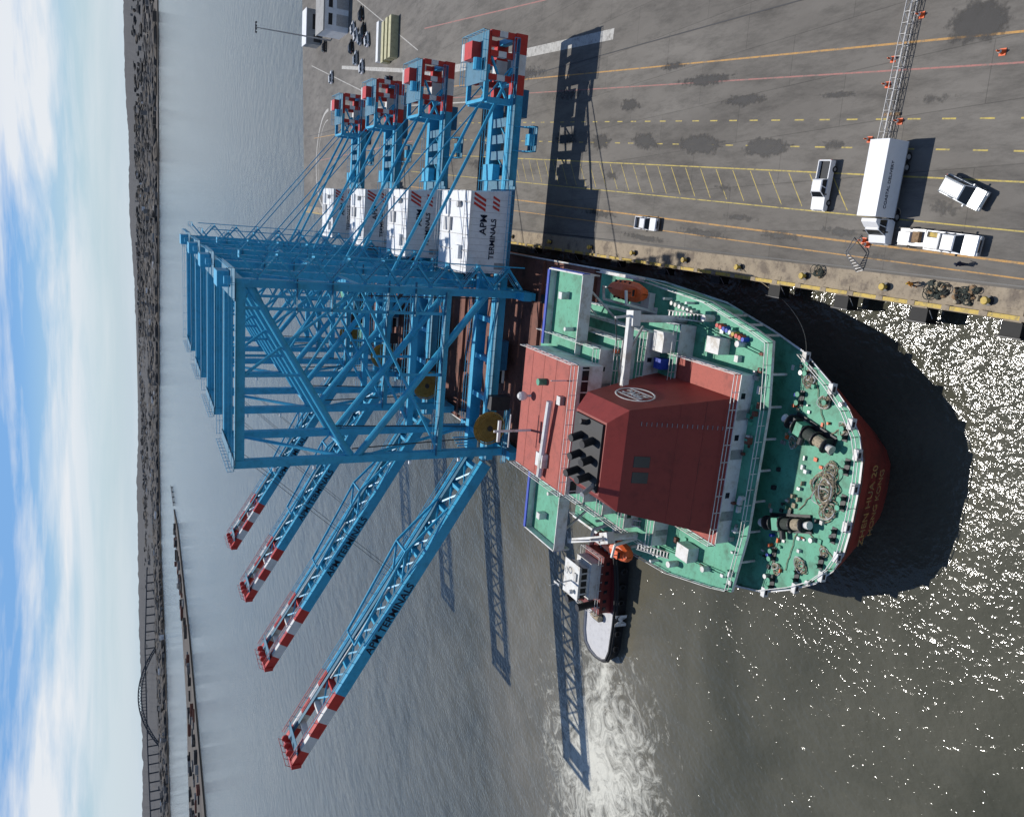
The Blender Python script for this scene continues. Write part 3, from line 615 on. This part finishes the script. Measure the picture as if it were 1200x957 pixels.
def lifeboat(x,y,z,s):
    e=empty('lifeboat',(x,y,z));b=MB();prof=[(-4.4,.05,1.0),(-3.9,.9,.55),(-2.5,1.35,.2),(0,1.5,0),(2.5,1.35,.2),(3.9,.85,.6),(4.5,.05,1.1)]
    R_=[]
    for (t,wd,zb) in prof: R_.append([(0,t,zb-.0),(wd*.6,t,zb+.15),(wd,t,1.35),(wd*.93,t,1.7),(wd*.62,t,2.25-abs(t)*.05),(0,t,2.5-abs(t)*.09),(-wd*.62,t,2.25-abs(t)*.05),(-wd*.93,t,1.7),(-wd,t,1.35),(-wd*.6,t,zb+.15)])
    for A_,C_ in zip(R_[:-1],R_[1:]):
        b.add(A_+C_,[(i,(i+1)%10,10+(i+1)%10,10+i) for i in range(10)],'orange')
    b.box(-.6,.6,-3.2,-1.9,2.2,2.9,'orange');b.box(-.45,.45,-3.24,-3.2,2.4,2.8,'glass')
    for t in(-1.2,0,1.2,2.4): b.box(-1.34,1.34,t,t+.35,1.8,2.0,'glass')
    b.obj('boat_hull',e,bev=.05)
    b=MB()
    for t in(-3,3): b.beam((-s*2.6,t,-1.8),(-s*1.6,t,3.4),.35,.35,'ship_white');b.beam((-s*1.6,t,3.4),(s*.3,t,3.7),.3,.3,'ship_white');b.tube((0,t,2.0),(0,t,3.6),.06,'dark_steel')
    b.box(*sorted((-s*3.0,-s*1.9)),-3.4,3.4,-1.9,-1.6,'ship_white');b.obj('davit',e)
lifeboat(-8.4,95.5,13.7,1);lifeboat(-45.8,91.0,13.7,-1)
def pcrane(x,y,z,ang,L_,hp=6.5):
    b=MB();b.tube((0,0,0),(0,0,hp),.5,'ship_white',14);b.box(-1.0,1.0,-.8,.8,hp,hp+1.2,'ship_white')
    b.beam((0,0,hp+1),(L_,0,hp+1.6),.7,.9,'ship_white');b.beam((-.3,0,hp+1),(0,0,hp+3.4),.3,.3,'ship_white');b.tube((0,0,hp+3.4),(L_*.9,0,hp+1.9),.06,'dark_steel')
    b.tube((L_,0,hp+1.5),(L_,0,hp-1),.04,'dark_steel');b.box(L_-.25,L_+.25,-.2,.2,hp-1.6,hp-1,'yellow_paint');b.beam((1,0,hp-1),(4,0,hp+.8),.25,.25,'galv')
    b.obj('deck_crane',None,(x,y,z),ang)
pcrane(-11.0,85.5,12.02,3.25,12,7.8);pcrane(-42.2,86.5,12.02,2.0,9,7)
text('ZHEN HUA 20',1.5,'orange_line',ship,(CX,56.25,6.4),(math.pi/2+.24,0,0),'stern_lettering','CENTER',.0)
text('HONG KONG',1.25,'orange_line',ship,(CX,56.85,4.5),(math.pi/2+.24,0,0),'stern_lettering','CENTER',.0)
def catenary(name,a,b_,sag,r=.05,k='rope_tan'):
    a=Vector(a);b_=Vector(b_);m_=MB();pr=None
    for i in range(25):
        t=i/24;q_=a.lerp(b_,t)+Vector((0,0,-sag*4*t*(1-t)))
        if pr is not None:m_.tube(pr,q_,r,k,5,cap=False)
        pr=q_
    m_.obj(name)
catenary('mooring_line',(-12.3,66.2,9.4),(-3.6,86,Q+.6),3.8)
# ------------------------------------------------------------------ tugboat
tg=empty('tugboat',(-64.8,111.2,0),math.radians(2))
b=MB()
half=[(-13.2,0),(-12.9,2.2),(-12,3.8),(-10,4.6),(-5,4.9),(-1.5,4.9),(3,4.9),(8,4.3),(11,3.0),(13,1.2),(13.4,0)]
def rg_(sc,z,sx=1): 
    a=[(x*sx,-y*sc,z) for x,y in half];c=[(x*sx,y*sc,z) for x,y in half[::-1] if y>0];return a+c
def zz_(x): return 2.0+max(0,x)*.09
r0=[(x,y,zz_(x)+.7) for x,y,z in rg_(1,0)];r1=[(x,y,zz_(x)) for x,y,z in rg_(1.02,0)];r2_=rg_(.93,-.6,.97)
nn=len(r0)
for A_,C_,kk in((r0,r1,'tug_hull'),(r1,r2_,'tug_hull')): b.add(A_+C_,[(i,(i+1)%nn,nn+(i+1)%nn,nn+i) for i in range(nn)],kk)
ri=[(x*.975,y*.95,z) for x,y,z in r0];b.add(r0+ri,[(i,nn+i,nn+(i+1)%nn,(i+1)%nn) for i in range(nn)],'tug_hull')
rd=[(x*.975,y*.95,zz_(x)-.05) for x,y,z in r0];b.add(ri+rd,[(i,(i+1)%nn,nn+(i+1)%nn,nn+i) for i in range(nn)],'grey_deck')
ak=[v for v in rd if v[0]<=-1.4]
b.add([(v[0],v[1],v[2]) for v in rd],[tuple(range(nn))],'tug_maroon')
b.add([(v[0],v[1],2.25) for v in ak],[tuple(range(len(ak)))],'grey_deck')
for i in range(nn):
    A_=r1[i];C_=r1[(i+1)%nn];b.tube((A_[0],A_[1],A_[2]+.1),(C_[0],C_[1],C_[2]+.1),.32,'fender_black',6)
b.obj('tug_hull',tg)
b=MB()
b.box(-2.8,8,-3.0,3.0,2.0,4.6,'tug_maroon');b.box(-3,8.2,-3.2,3.2,4.6,4.72,'tug_maroon');b.rail([(-3,-3.2,4.7),(8.2,-3.2,4.7),(8.2,3.2,4.7),(-3,3.2,4.7),(-3,-3.2,4.7)],'ship_white',sp=1.4)
b.box(0,6.8,-2.5,2.5,4.72,6.8,'ship_white');b.frus((.8,5.8,-2.1,2.1,6.8),(.4,6.2,-2.3,2.3,9.0),'ship_white')
b.frus((.75,5.86,-2.15,2.15,7.3),(.5,6.12,-2.28,2.28,8.5),'glass');b.box(.1,6.5,-2.6,2.6,9.0,9.2,'ship_white')
for i in range(4): b.box(1+i*1.3,1.3+i*1.3,-2.3,2.3,7.2,9.0,'ship_white')
b.tube((3,0,9.2),(2.6,0,13.5),.16,'ship_white',8,.07);b.beam((2.8,-1.4,11.2),(2.8,1.4,11.2),.12,.12,'ship_white');b.box(2.6,3.0,-.9,.9,12,12.2,'ship_white')
b.ring((4.7,.9,9.8),.55,.1,'ship_white','z');b.blob((1.4,-1.2,9.7),.45,.45,.5,'ship_white');b.box(3.5,5,-2.0,-1.2,9.2,9.5,'galv')
for s in(-1,1): b.tube((-1.2,s*1.9,4.7),(-1.5,s*1.9,8.0),.65,'tug_hull',14);b.tube((-1.5,s*1.9,8.0),(-1.55,s*1.9,8.6),.68,'dark_steel',14)
b.box(-5.6,-4.2,-1.1,1.1,2.0,3.2,'dark_steel');b.tube((-4.9,-1.3,3.0),(-4.9,1.3,3.0),.6,'rope_tan',14);b.tube((10,-1.2,3.8),(10,1.2,3.8),.7,'ship_white',14);b.box(9.2,10.8,-1.5,1.5,2.9,3.5,'dark_steel')
for x in(-2.2,-.8,1,2.8,4.6,6.4): b.box(x,x+.6,-3.05,-3.0,3.3,4.0,'glass')
for i in range(7): b.ring((-9+i*3,-5.3,1.6),.5,.2,'tyre','y',12,5)
b.ring((13.4,0,3.0),1.1,.5,'fender_black','x',12,6)
for i in range(5): b.box(-2.5+i*1.6,-1.9+i*1.6,2.5,3.0,4.75,5.5,random.choice(['orange','ship_white','galv']))
b.obj('deckhouse',tg)
text('M',3.0,'ship_white',tg,(-4.6,-5.6,.35),(math.pi/2-.12,0,0),'tug_lettering',off=.1)
# ------------------------------------------------------------------ vehicles
def wheels(b,xs,w,r=.38):
    for x in xs:
        for s in(-1,1):
            b.tube((x,s*(w/2-.24),r),(x,s*(w/2+.02),r),r,'tyre',16);b.tube((x,s*(w/2+.02),r),(x,s*(w/2+.04),r),r*.55,'galv',10)
def prof(b,pts,y0,y1,k):
    n=len(pts);b.add([(x,y0,z) for x,z in pts]+[(x,y1,z) for x,z in pts],[(i,(i+1)%n,n+(i+1)%n,n+i) for i in range(n)]+[tuple(range(n-1,-1,-1)),tuple(range(n,2*n))],k)
def cabin(b,x0,x1,xt0,xt1,z0,z1,w,k):
    b.frus((x0,x1,-w/2+.08,w/2-.08,z0),(xt0,xt1,-w/2+.24,w/2-.24,z1),'glass')
    b.frus((xt0-.06,xt1+.06,-w/2+.2,w/2-.2,z1-.05),(xt0+.05,xt1-.05,-w/2+.3,w/2-.3,z1+.07),k)
    for s in(-1,1):
        for (xa,xb) in((x0,xt0),(x1,xt1),((x0+x1)/2,(xt0+xt1)/2)):
            b.beam((xa,s*(w/2-.06),z0),(xb,s*(w/2-.22),z1),.07,.1,k)
def finish(b,name,x,y,rz,z=Q+.02):
    return b.obj(name,None,(x,y,z),rz,bev=.05)
def pickup(x,y,rz,k='car_white',bed='car_black',gear=False):
    b=MB();w=1.98
    prof(b,[(-2.9,.45),(2.85,.42),(2.92,.8),(2.8,1.08),(1.35,1.16),(-.75,1.16),(-.75,.75),(-2.9,.75)],-w/2,w/2,k)
    for s in(-1,1): b.box(-2.9,-.76,min(s*w/2,s*(w/2-.13)),max(s*w/2,s*(w/2-.13)),.752,1.2,k if not gear else 'car_white')
    b.box(-2.93,-2.8,-w/2+.14,w/2-.14,.752,1.2,k);b.box(-2.79,-.8,-w/2+.14,w/2-.14,.76,.8,bed)
    cabin(b,-.72,1.35,-.6,.75,1.16,1.78,w,k);wheels(b,(-1.9,1.95),w)
    b.box(2.9,2.99,-.9,.9,.42,.62,'galv');b.box(2.9,2.96,-.6,.6,.68,.92,'dark_steel')
    for s in(-.8,.8): b.box(2.84,2.95,s-.14,s+.14,.72,.92,'ship_white');b.box(-2.97,-2.93,s-.1,s+.1,.85,1.1,'paint_red')
    for s in(-1,1): b.box(.95,1.1,min(s*1.0,s*1.2),max(s*1.0,s*1.2),1.15,1.35,'tyre')
    if gear: 
        b.box(-2.6,-1.2,-.8,.3,.8,1.5,'galv');b.box(-1.1,-.8,-.8,.8,.8,1.9,'ship_white');b.box(-2.5,-1.6,.35,.8,.8,1.2,'yellow_paint')
    return finish(b,'pickup_truck',x,y,rz)
def suv(x,y,rz,k='car_silver',name='parked_car'):
    b=MB();w=1.95
    prof(b,[(-2.5,.4),(2.45,.38),(2.55,.7),(2.4,.98),(1.2,1.1),(-2.35,1.12),(-2.55,.8)],-w/2,w/2,k);cabin(b,-2.3,1.25,-2.0,.45,1.1,1.72,w,k);wheels(b,(-1.55,1.6),w,.36)
    for s in(-.75,.75): b.box(2.44,2.56,s-.15,s+.15,.68,.86,'ship_white');b.box(-2.56,-2.5,s-.1,s+.1,.75,1.0,'paint_red')
    b.box(2.52,2.58,-.5,.5,.45,.7,'dark_steel')
    for s in(-1,1): b.box(-1.9,.3,s*.6-.03,s*.6+.03,1.8,1.86,'galv');b.box(.9,1.05,min(s*.97,s*1.16),max(s*.97,s*1.16),1.1,1.28,k)
    return finish(b,name,x,y,rz)
def box_truck(x,y,rz):
    e=empty('box_truck',(x,y,Q+.02),rz);b=MB();w=2.5
    b.box(-3.9,4.0,-.45,.45,.55,.85,'dark_steel');wheels(b,(-2.6,3.7),w-.15,.5);wheels(b,(-1.5,),w-.15,.5)
    b.box(-4.1,3.85,-w/2,w/2,1.0,3.85,'car_white');b.box(-4.12,-4.1,-w/2+.1,w/2-.1,1.1,3.7,'galv')
    for i in range(9): b.box(-3.9+i*.9,-3.86+i*.9,-w/2-.012,-w/2,1.05,3.8,'galv')
    for s in(-1,1): b.box(-4.1,3.85,s*w/2-.03 if s>0 else -w/2-.03,s*w/2+.03 if s>0 else -w/2+.03,.9,1.0,'galv')
    b.obj('box_body',e,bev=.03)
    b=MB();prof(b,[(4.0,.5),(6.6,.5),(6.7,.95),(6.55,1.45),(5.75,1.65),(4.0,1.65)],-1.12,1.12,'car_white');cabin(b,4.02,5.75,4.1,5.2,1.65,2.6,2.24,'car_white');b.box(6.68,6.76,-1,1,.45,.75,'galv')
    b.frus((4.05,5.0,-1,1,2.68),(4.05,4.4,-1,1,3.3),'car_white');b.box(6.62,6.72,-.6,.6,.9,1.3,'dark_steel')
    for s in(-1,1): b.box(5.3,5.45,min(s*1.15,s*1.45),max(s*1.15,s*1.45),1.7,2.3,'tyre')
    b.obj('cab',e,bev=.05)
    text('COASTAL DELIVERY',.55,'cloth_dark',e,(3.0,1.27,2.6),(math.pi/2,0,math.pi),'side_lettering')
box_truck(7.6,63.2,math.pi)
pickup(7.2,73.0,math.pi-.02);suv(6.6,54.6,-1.95);pickup(1.6,54.6,-1.62,gear=True)
b=MB();b.box(-1.6,1.6,-.95,.95,.5,.62,'galv');
for s in(-1,1): b.box(-1.6,1.6,min(s*.95,s*.9),max(s*.95,s*.9),.62,.95,'dark_steel')
wheels(b,(-.2,),2.1,.34);b.box(-1.2,.2,-.6,.5,.62,1.25,'car_white');b.box(.4,1.2,-.5,.6,.62,1.1,'brown_bag');b.beam((1.6,0,.5),(2.9,0,.45),.1,.1,'galv');b.obj('utility_trailer',None,(1.9,59.6,Q+.02),-1.58)
pickup(1.3,108.6,-1.6)
# ------------------------------------------------------------------ lattice boom lying on the yard
b=MB();Ws,Hs=.75,.75
xs=[0];
while xs[-1]<36: xs.append(xs[-1]+1.1)
for yy in(-Ws/2,Ws/2):
    for zz in(0,Hs): b.tube((0,yy,zz),(xs[-1],yy,zz),.05,'galv',6)
for i,x in enumerate(xs[:-1]):
    x2=xs[i+1];f_=i%2
    for zz in(0,Hs): b.tube((x,-Ws/2 if f_ else Ws/2,zz),(x2,Ws/2 if f_ else -Ws/2,zz),.025,'galv',5);b.tube((x,-Ws/2,zz),(x,Ws/2,zz),.025,'galv',5)
    for yy in(-Ws/2,Ws/2): b.tube((x,yy,0 if f_ else Hs),(x2,yy,Hs if f_ else 0),.025,'galv',5);b.tube((x,yy,0),(x,yy,Hs),.025,'galv',5)
for x in(3,16,30): b.box(x-.15,x+.15,-1,1,-.32,-.08,'brown_bag')
b.obj('lattice_boom',None,(11.8,65.6,Q+.36),-.03)
b=MB()
for s in(-.5,.5): b.tube((-2,s,0),(0,s*.3,2.0),.06,'galv');b.tube((2,s,0),(0,s*.3,2.0),.06,'galv')
for i in range(7): t=i/7;b.tube((-2+2*t,-.5+.35*t,2*t),(-2+2*t,.5-.35*t,2*t),.05,'galv')
b.obj('gangway_ladder',None,(-.3,66.6,Q+.02),.3)
for (x,y) in((20.6,66.8),(18.0,66.9),(14.0,64.4),(19.6,54.2),(1.2,66.2),(.8,65.6),(24.6,64.2),(12.3,68.0)):
    b=MB();b.box(-.26,.26,-.26,.26,0,.05,'orange');b.tube((0,0,.05),(0,0,.75),.19,'orange',12,.04);b.tube((0,0,.35),(0,0,.5),.14,'ship_white',12,.11);o=b.obj('traffic_cone',None,(x,y,Q+.02));o.scale=(1.3,1.3,1.3)
b=MB();b.tube((0,0,0),(0,0,.04),.45,'dark_steel',20);b.ring((0,0,.02),.5,.05,'concrete','z',20);b.obj('manhole_cover',None,(4.4,62.6,Q+.01))
for (x,y,s) in((-3.2,55.6,1.1),(-3.4,52.4,1.3),(-3,72,.6)):
    b=MB()
    for i in range(26): b.blob((random.uniform(-s,s)*.6,random.uniform(-s,s),.12),random.uniform(.12,.4),random.uniform(.12,.4),random.uniform(.1,.3),random.choice(['rope_dark','rope_dark','fender_black','brown_bag','rope_tan']),7,4,.2)
    for j in range(8):
        b.ring((random.uniform(-s,s)*.5,random.uniform(-s,s),.2+j*.03),random.uniform(.3,.6),.05,'rope_dark','z',14,4)
    b.obj('mooring_rope_pile',None,(x,y,Q+.02))
# ------------------------------------------------------------------ people
def person(x,y,rz,top='vest',step=.0,arm=.3,name='worker'):
    V=[((0,0,.95),.15),((0,0,1.15),.145),((0,0,1.38),.16),((0,0,1.5),.075),((0,.0,1.56),.065)]
    E=[(0,1),(1,2),(2,3),(3,4)]
    def ch(root,pts):
        pr=root
        for pnt,rr in pts:
            V.append((pnt,rr));E.append((pr,len(V)-1));pr=len(V)-1
    for s in(-1,1):
        f_=step*s
        ch(0,[((f_*.1,s*.1,.88),.11),((f_*.5+.04,s*.11,.48),.075),((f_,s*.12,.08),.05),((f_+.16,s*.13,.04),.045)])
        ch(2,[((0,s*.2,1.40),.075),((arm*.3*s,s*.26,1.13),.05),((arm*.8,s*.24,.92),.036),((arm*.9+.03,s*.24,.84),.035)])
    me=bpy.data.meshes.new('worker_body');me.from_pydata([v for v,_ in V],E,[]);o=link(me,'body')
    o.data.materials.append(M[top]);sk=o.modifiers.new('skin','SKIN');sv=me.skin_vertices[0].data
    for i,(_,rr) in enumerate(V): sv[i].radius=(rr,rr)
    sv[0].use_root=True;o.modifiers.new('sub','SUBSURF').levels=1
    e=empty(name,(x,y,Q+.02),rz);o.parent=e
    b=MB();b.blob((.01,0,1.68),.095,.08,.12,'skin',12,8);b.blob((.1,0,1.67),.025,.02,.03,'skin',6,4);b.blob((-.01,0,1.73),.13,.12,.1,'yellow_paint' if top=='vest' else 'cloth_dark',12,6)
    for s in(-1,1): b.blob((.01,s*.085,1.67),.02,.015,.03,'skin',6,4);b.blob((.088,s*.03,1.70),.012,.012,.01,'cloth_dark',5,3)
    b.obj('head',e,smooth=True)
    b=MB()
    for s in(-1,1): b.tube((step*s*.1,s*.1,.9),(step*s*.5+.04,s*.11,.48),.125,'cloth_dark',10,.09);b.tube((step*s*.5+.04,s*.11,.48),(step*s,s*.12,.09),.09,'cloth_dark',10,.07)
    b.obj('trousers',e)
person(-.4,53.2,1.2,'cloth_dark',.12);person(-2.9,58.2,2.4,'vest',.2)
# ------------------------------------------------------------------ terminal far end
b=MB();b.box(0,26,0,14,0,9,'house_white');b.box(-.3,26.3,-.3,14.3,9,9.4,'roof_grey')
for i in range(4): b.box(2+i*6,6+i*6,-.08,0,0,4.5,'galv');b.box(2+i*6,6+i*6,-.08,0,6,7.5,'glass')
b.obj('warehouse',None,(63,322,Q));
b=MB();b.box(0,14,0,9,0,6,'roof_grey');b.box(-.2,14.2,-.2,9.2,6,6.3,'house_white');b.box(1,4,-.06,0,0,3,'dark_steel');b.box(6,12,-.06,0,2,3.6,'glass');b.obj('terminal_office',None,(66,372,Q))
def container(x,y,k,rz=0,n=1):
    for j in range(n):
        b=MB();b.box(-6.1,6.1,-1.2,1.2,.1,2.6,k)
        for i in range(20): b.box(-5.9+i*.6,-5.65+i*.6,-1.23,-1.2,.25,2.5,k);
        b.box(6.1,6.14,-1.1,1.1,.2,2.5,'galv');b.obj('shipping_container',None,(x,y,Q+.02+j*2.62),rz)
container(51.5,256,'container_y',.05,1);container(51.5,260,'container_y',.05,1);container(51,264,'container_y',.05,1);container(52,270,'house_white',.05,1)
for (x,y,rz,k) in((56,290,.4,'car_white'),(60,296,.4,'car_black'),(52,305,.2,'car_silver'),(60,306,.5,'car_white'),(66,300,.4,'car_black'),(38,330,1.5,'car_white'),(70,340,.3,'car_silver'),(50,345,.2,'car_white'),(64,360,0,'car_black'),(40,262,1.4,'car_black'),(58,300,.4,'car_silver'),(63,311,.4,'car_white'),(57,313,.4,'car_black'),(48,296,.3,'car_white')): suv(x,y,rz,k)
b=MB();b.tube((0,0,0),(0,0,30),.35,'galv',10,.18);b.box(-2,2,-.3,.3,29.6,30,'galv')
for x in(-1.8,-.6,.6,1.8): b.box(x-.35,x+.35,-.7,-.2,29.2,29.7,'dark_steel')
b.obj('high_mast_light',None,(65,352,Q))
# ------------------------------------------------------------------ background
def land(name,poly,z,k='land'):
    b=MB();b.prism(poly,-2,z,k);return b.obj(name)
land('far_shore',[(9000,1700),(3000,2250),(494,2600),(-220,2894),(-700,3150),(-1000,3350),(-1500,3300),(-1750,2900),(-2600,2500),(-6000,1500),(-40000,10000),(-20000,50000),(50000,50000),(50000,1700)],2.5)
land('spit',[(-766,1990),(-742,1800),(-790,1400),(-880,1080),(-1000,700),(-2600,700),(-2600,1400),(-1700,1500),(-1250,1440),(-1000,1500),(-830,1760)],2.2)
b=MB()
hp=[];NA=900
rows=((4600,3),(5600,22),(7000,45),(9000,80),(12500,135),(17000,40))
for i in range(NA+1):
    a=-70+i*160/NA;A_=math.radians(a)
    for j,(dist,hh) in enumerate(rows):
        n_=noise.noise(Vector((a*.05,j*3.1,0)))*.55+noise.noise(Vector((a*.22,j*3.1,5)))*.25+noise.noise(Vector((a*2.2,j*2.1,9)))*.07+.6
        hp.append((dist*math.sin(A_),dist*math.cos(A_),2+hh*max(.1,n_)*(1.0 if j else 0)+(random.uniform(0,8) if j else 0)))
fsx=[];K=len(rows)
for i in range(NA):
    for j in range(K-1): fsx.append((i*K+j,(i+1)*K+j,(i+1)*K+j+1,i*K+j+1))
b.add(hp,fsx,'trees_far');b.obj('hills')
sh=[(3000,2250),(494,2600),(-220,2894),(-700,3150),(-1000,3350),(-1500,3300),(-1750,2900),(-2600,2500),(-5000,1800)]
b=MB();tr=MB()
for _ in range(8500):
    i=random.randrange(len(sh)-1);t=random.random();x=sh[i][0]*(1-t)+sh[i+1][0]*t;y=sh[i][1]*(1-t)+sh[i+1][1]*t;dd=random.expovariate(1/1800)
    y+=40+dd;x+=random.uniform(-200,200)*min(1,dd/500);sx=random.uniform(8,30);sy=random.uniform(8,25);hh=random.choice((5,6,8,9,12,16))
    zg=2
    if dd>4500: continue
    if dd>2200: zg=10+(dd-2200)*.014
    if random.random()<.35: b.box(x,x+sx,y,y+sy,zg,zg+hh,random.choice(['town','town','town','roof_grey','land','land','house_white']) if random.random()<.3 else random.choice(['town','land']))
    else: tr.blob((x,y,zg+3),sx*1.3,sy*1.1,random.uniform(6,12),random.choice(['trees_far','trees_far','land']),7,4,.3)
for _ in range(10):
    x=random.uniform(-900,1800);b.box(x,x+18,3900,3918,2,random.uniform(25,42),'town')
b.obj('distant_town');tr.obj('distant_tree_line')
b=MB()
for _ in range(420):
    x=-770-random.expovariate(1/260);y=random.uniform(760,1900)
    if x<-2400 or (y>1400 and x<-860): continue
    lim=-742 if y>1800 else(-742-48*(1800-y)/400 if y>1400 else -790-90*(1400-y)/320)
    if x+30>lim: continue
    b.box(x,x+random.choice((8,12,16,24)),y,y+random.choice((3,6,12)),2.2,2.2+random.choice((2.6,3,5.2)),random.choice(['town','land','land','rust_deck','town','dark_steel','roof_grey']))
b.obj('shoreline_sheds')
b=MB()
for i in range(24): b.tube((-755+math.sin(i)*2,1990+i*6,-1),(-755+math.sin(i)*2,1990+i*6,3),.8,'bridge_grey',5)
b.box(-759,-751,1990,2130,2.4,3.2,'bridge_grey');b.obj('timber_pier')
br_=MB();c0=Vector((-2700,4208,0));ax=Vector((math.cos(math.radians(32.7)),math.sin(math.radians(32.7)),0));pp=Vector((-ax.y,ax.x,0))
for s in(-13,13):
    pr=None;pl=None
    for i in range(31):
        t=i/30;x=(t-.5)*510;zu=14+92*(1-(2*t-1)**2);zl=4+86*(1-(2*t-1)**2)
        a=c0+ax*x+pp*s+Z*zu;l=c0+ax*x+pp*s+Z*zl
        if pr: br_.beam(pr,a,5,6,'bridge_grey');br_.beam(pl,l,5,5,'bridge_grey');br_.beam(pl,a,2.5,2.5,'bridge_grey')
        br_.beam(a,l,2,2,'bridge_grey')
        if zl>68 or i%2==0: br_.beam(l,c0+ax*x+pp*s+Z*65,2,2,'bridge_grey')
        pr,pl=a,l
br_.beam(c0-ax*1300+Z*48,c0-ax*255+Z*66,26,6,'bridge_grey');br_.beam(c0-ax*255+Z*66,c0+ax*255+Z*66,26,6,'bridge_grey');br_.beam(c0+ax*255+Z*66,c0+ax*700+Z*45,26,6,'bridge_grey')
for i in range(24):
    x=-255-i*45;z=66-18*(i*45/1045)
    for s in(-9,9): br_.beam(c0+ax*x+pp*s,c0+ax*x+pp*s+Z*z,4,4,'bridge_grey')
for i in range(10):
    x=255+i*45
    for s in(-9,9): br_.beam(c0+ax*x+pp*s,c0+ax*x+pp*s+Z*(66-21*i/10),4,4,'bridge_grey')
br_.obj('arch_bridge')
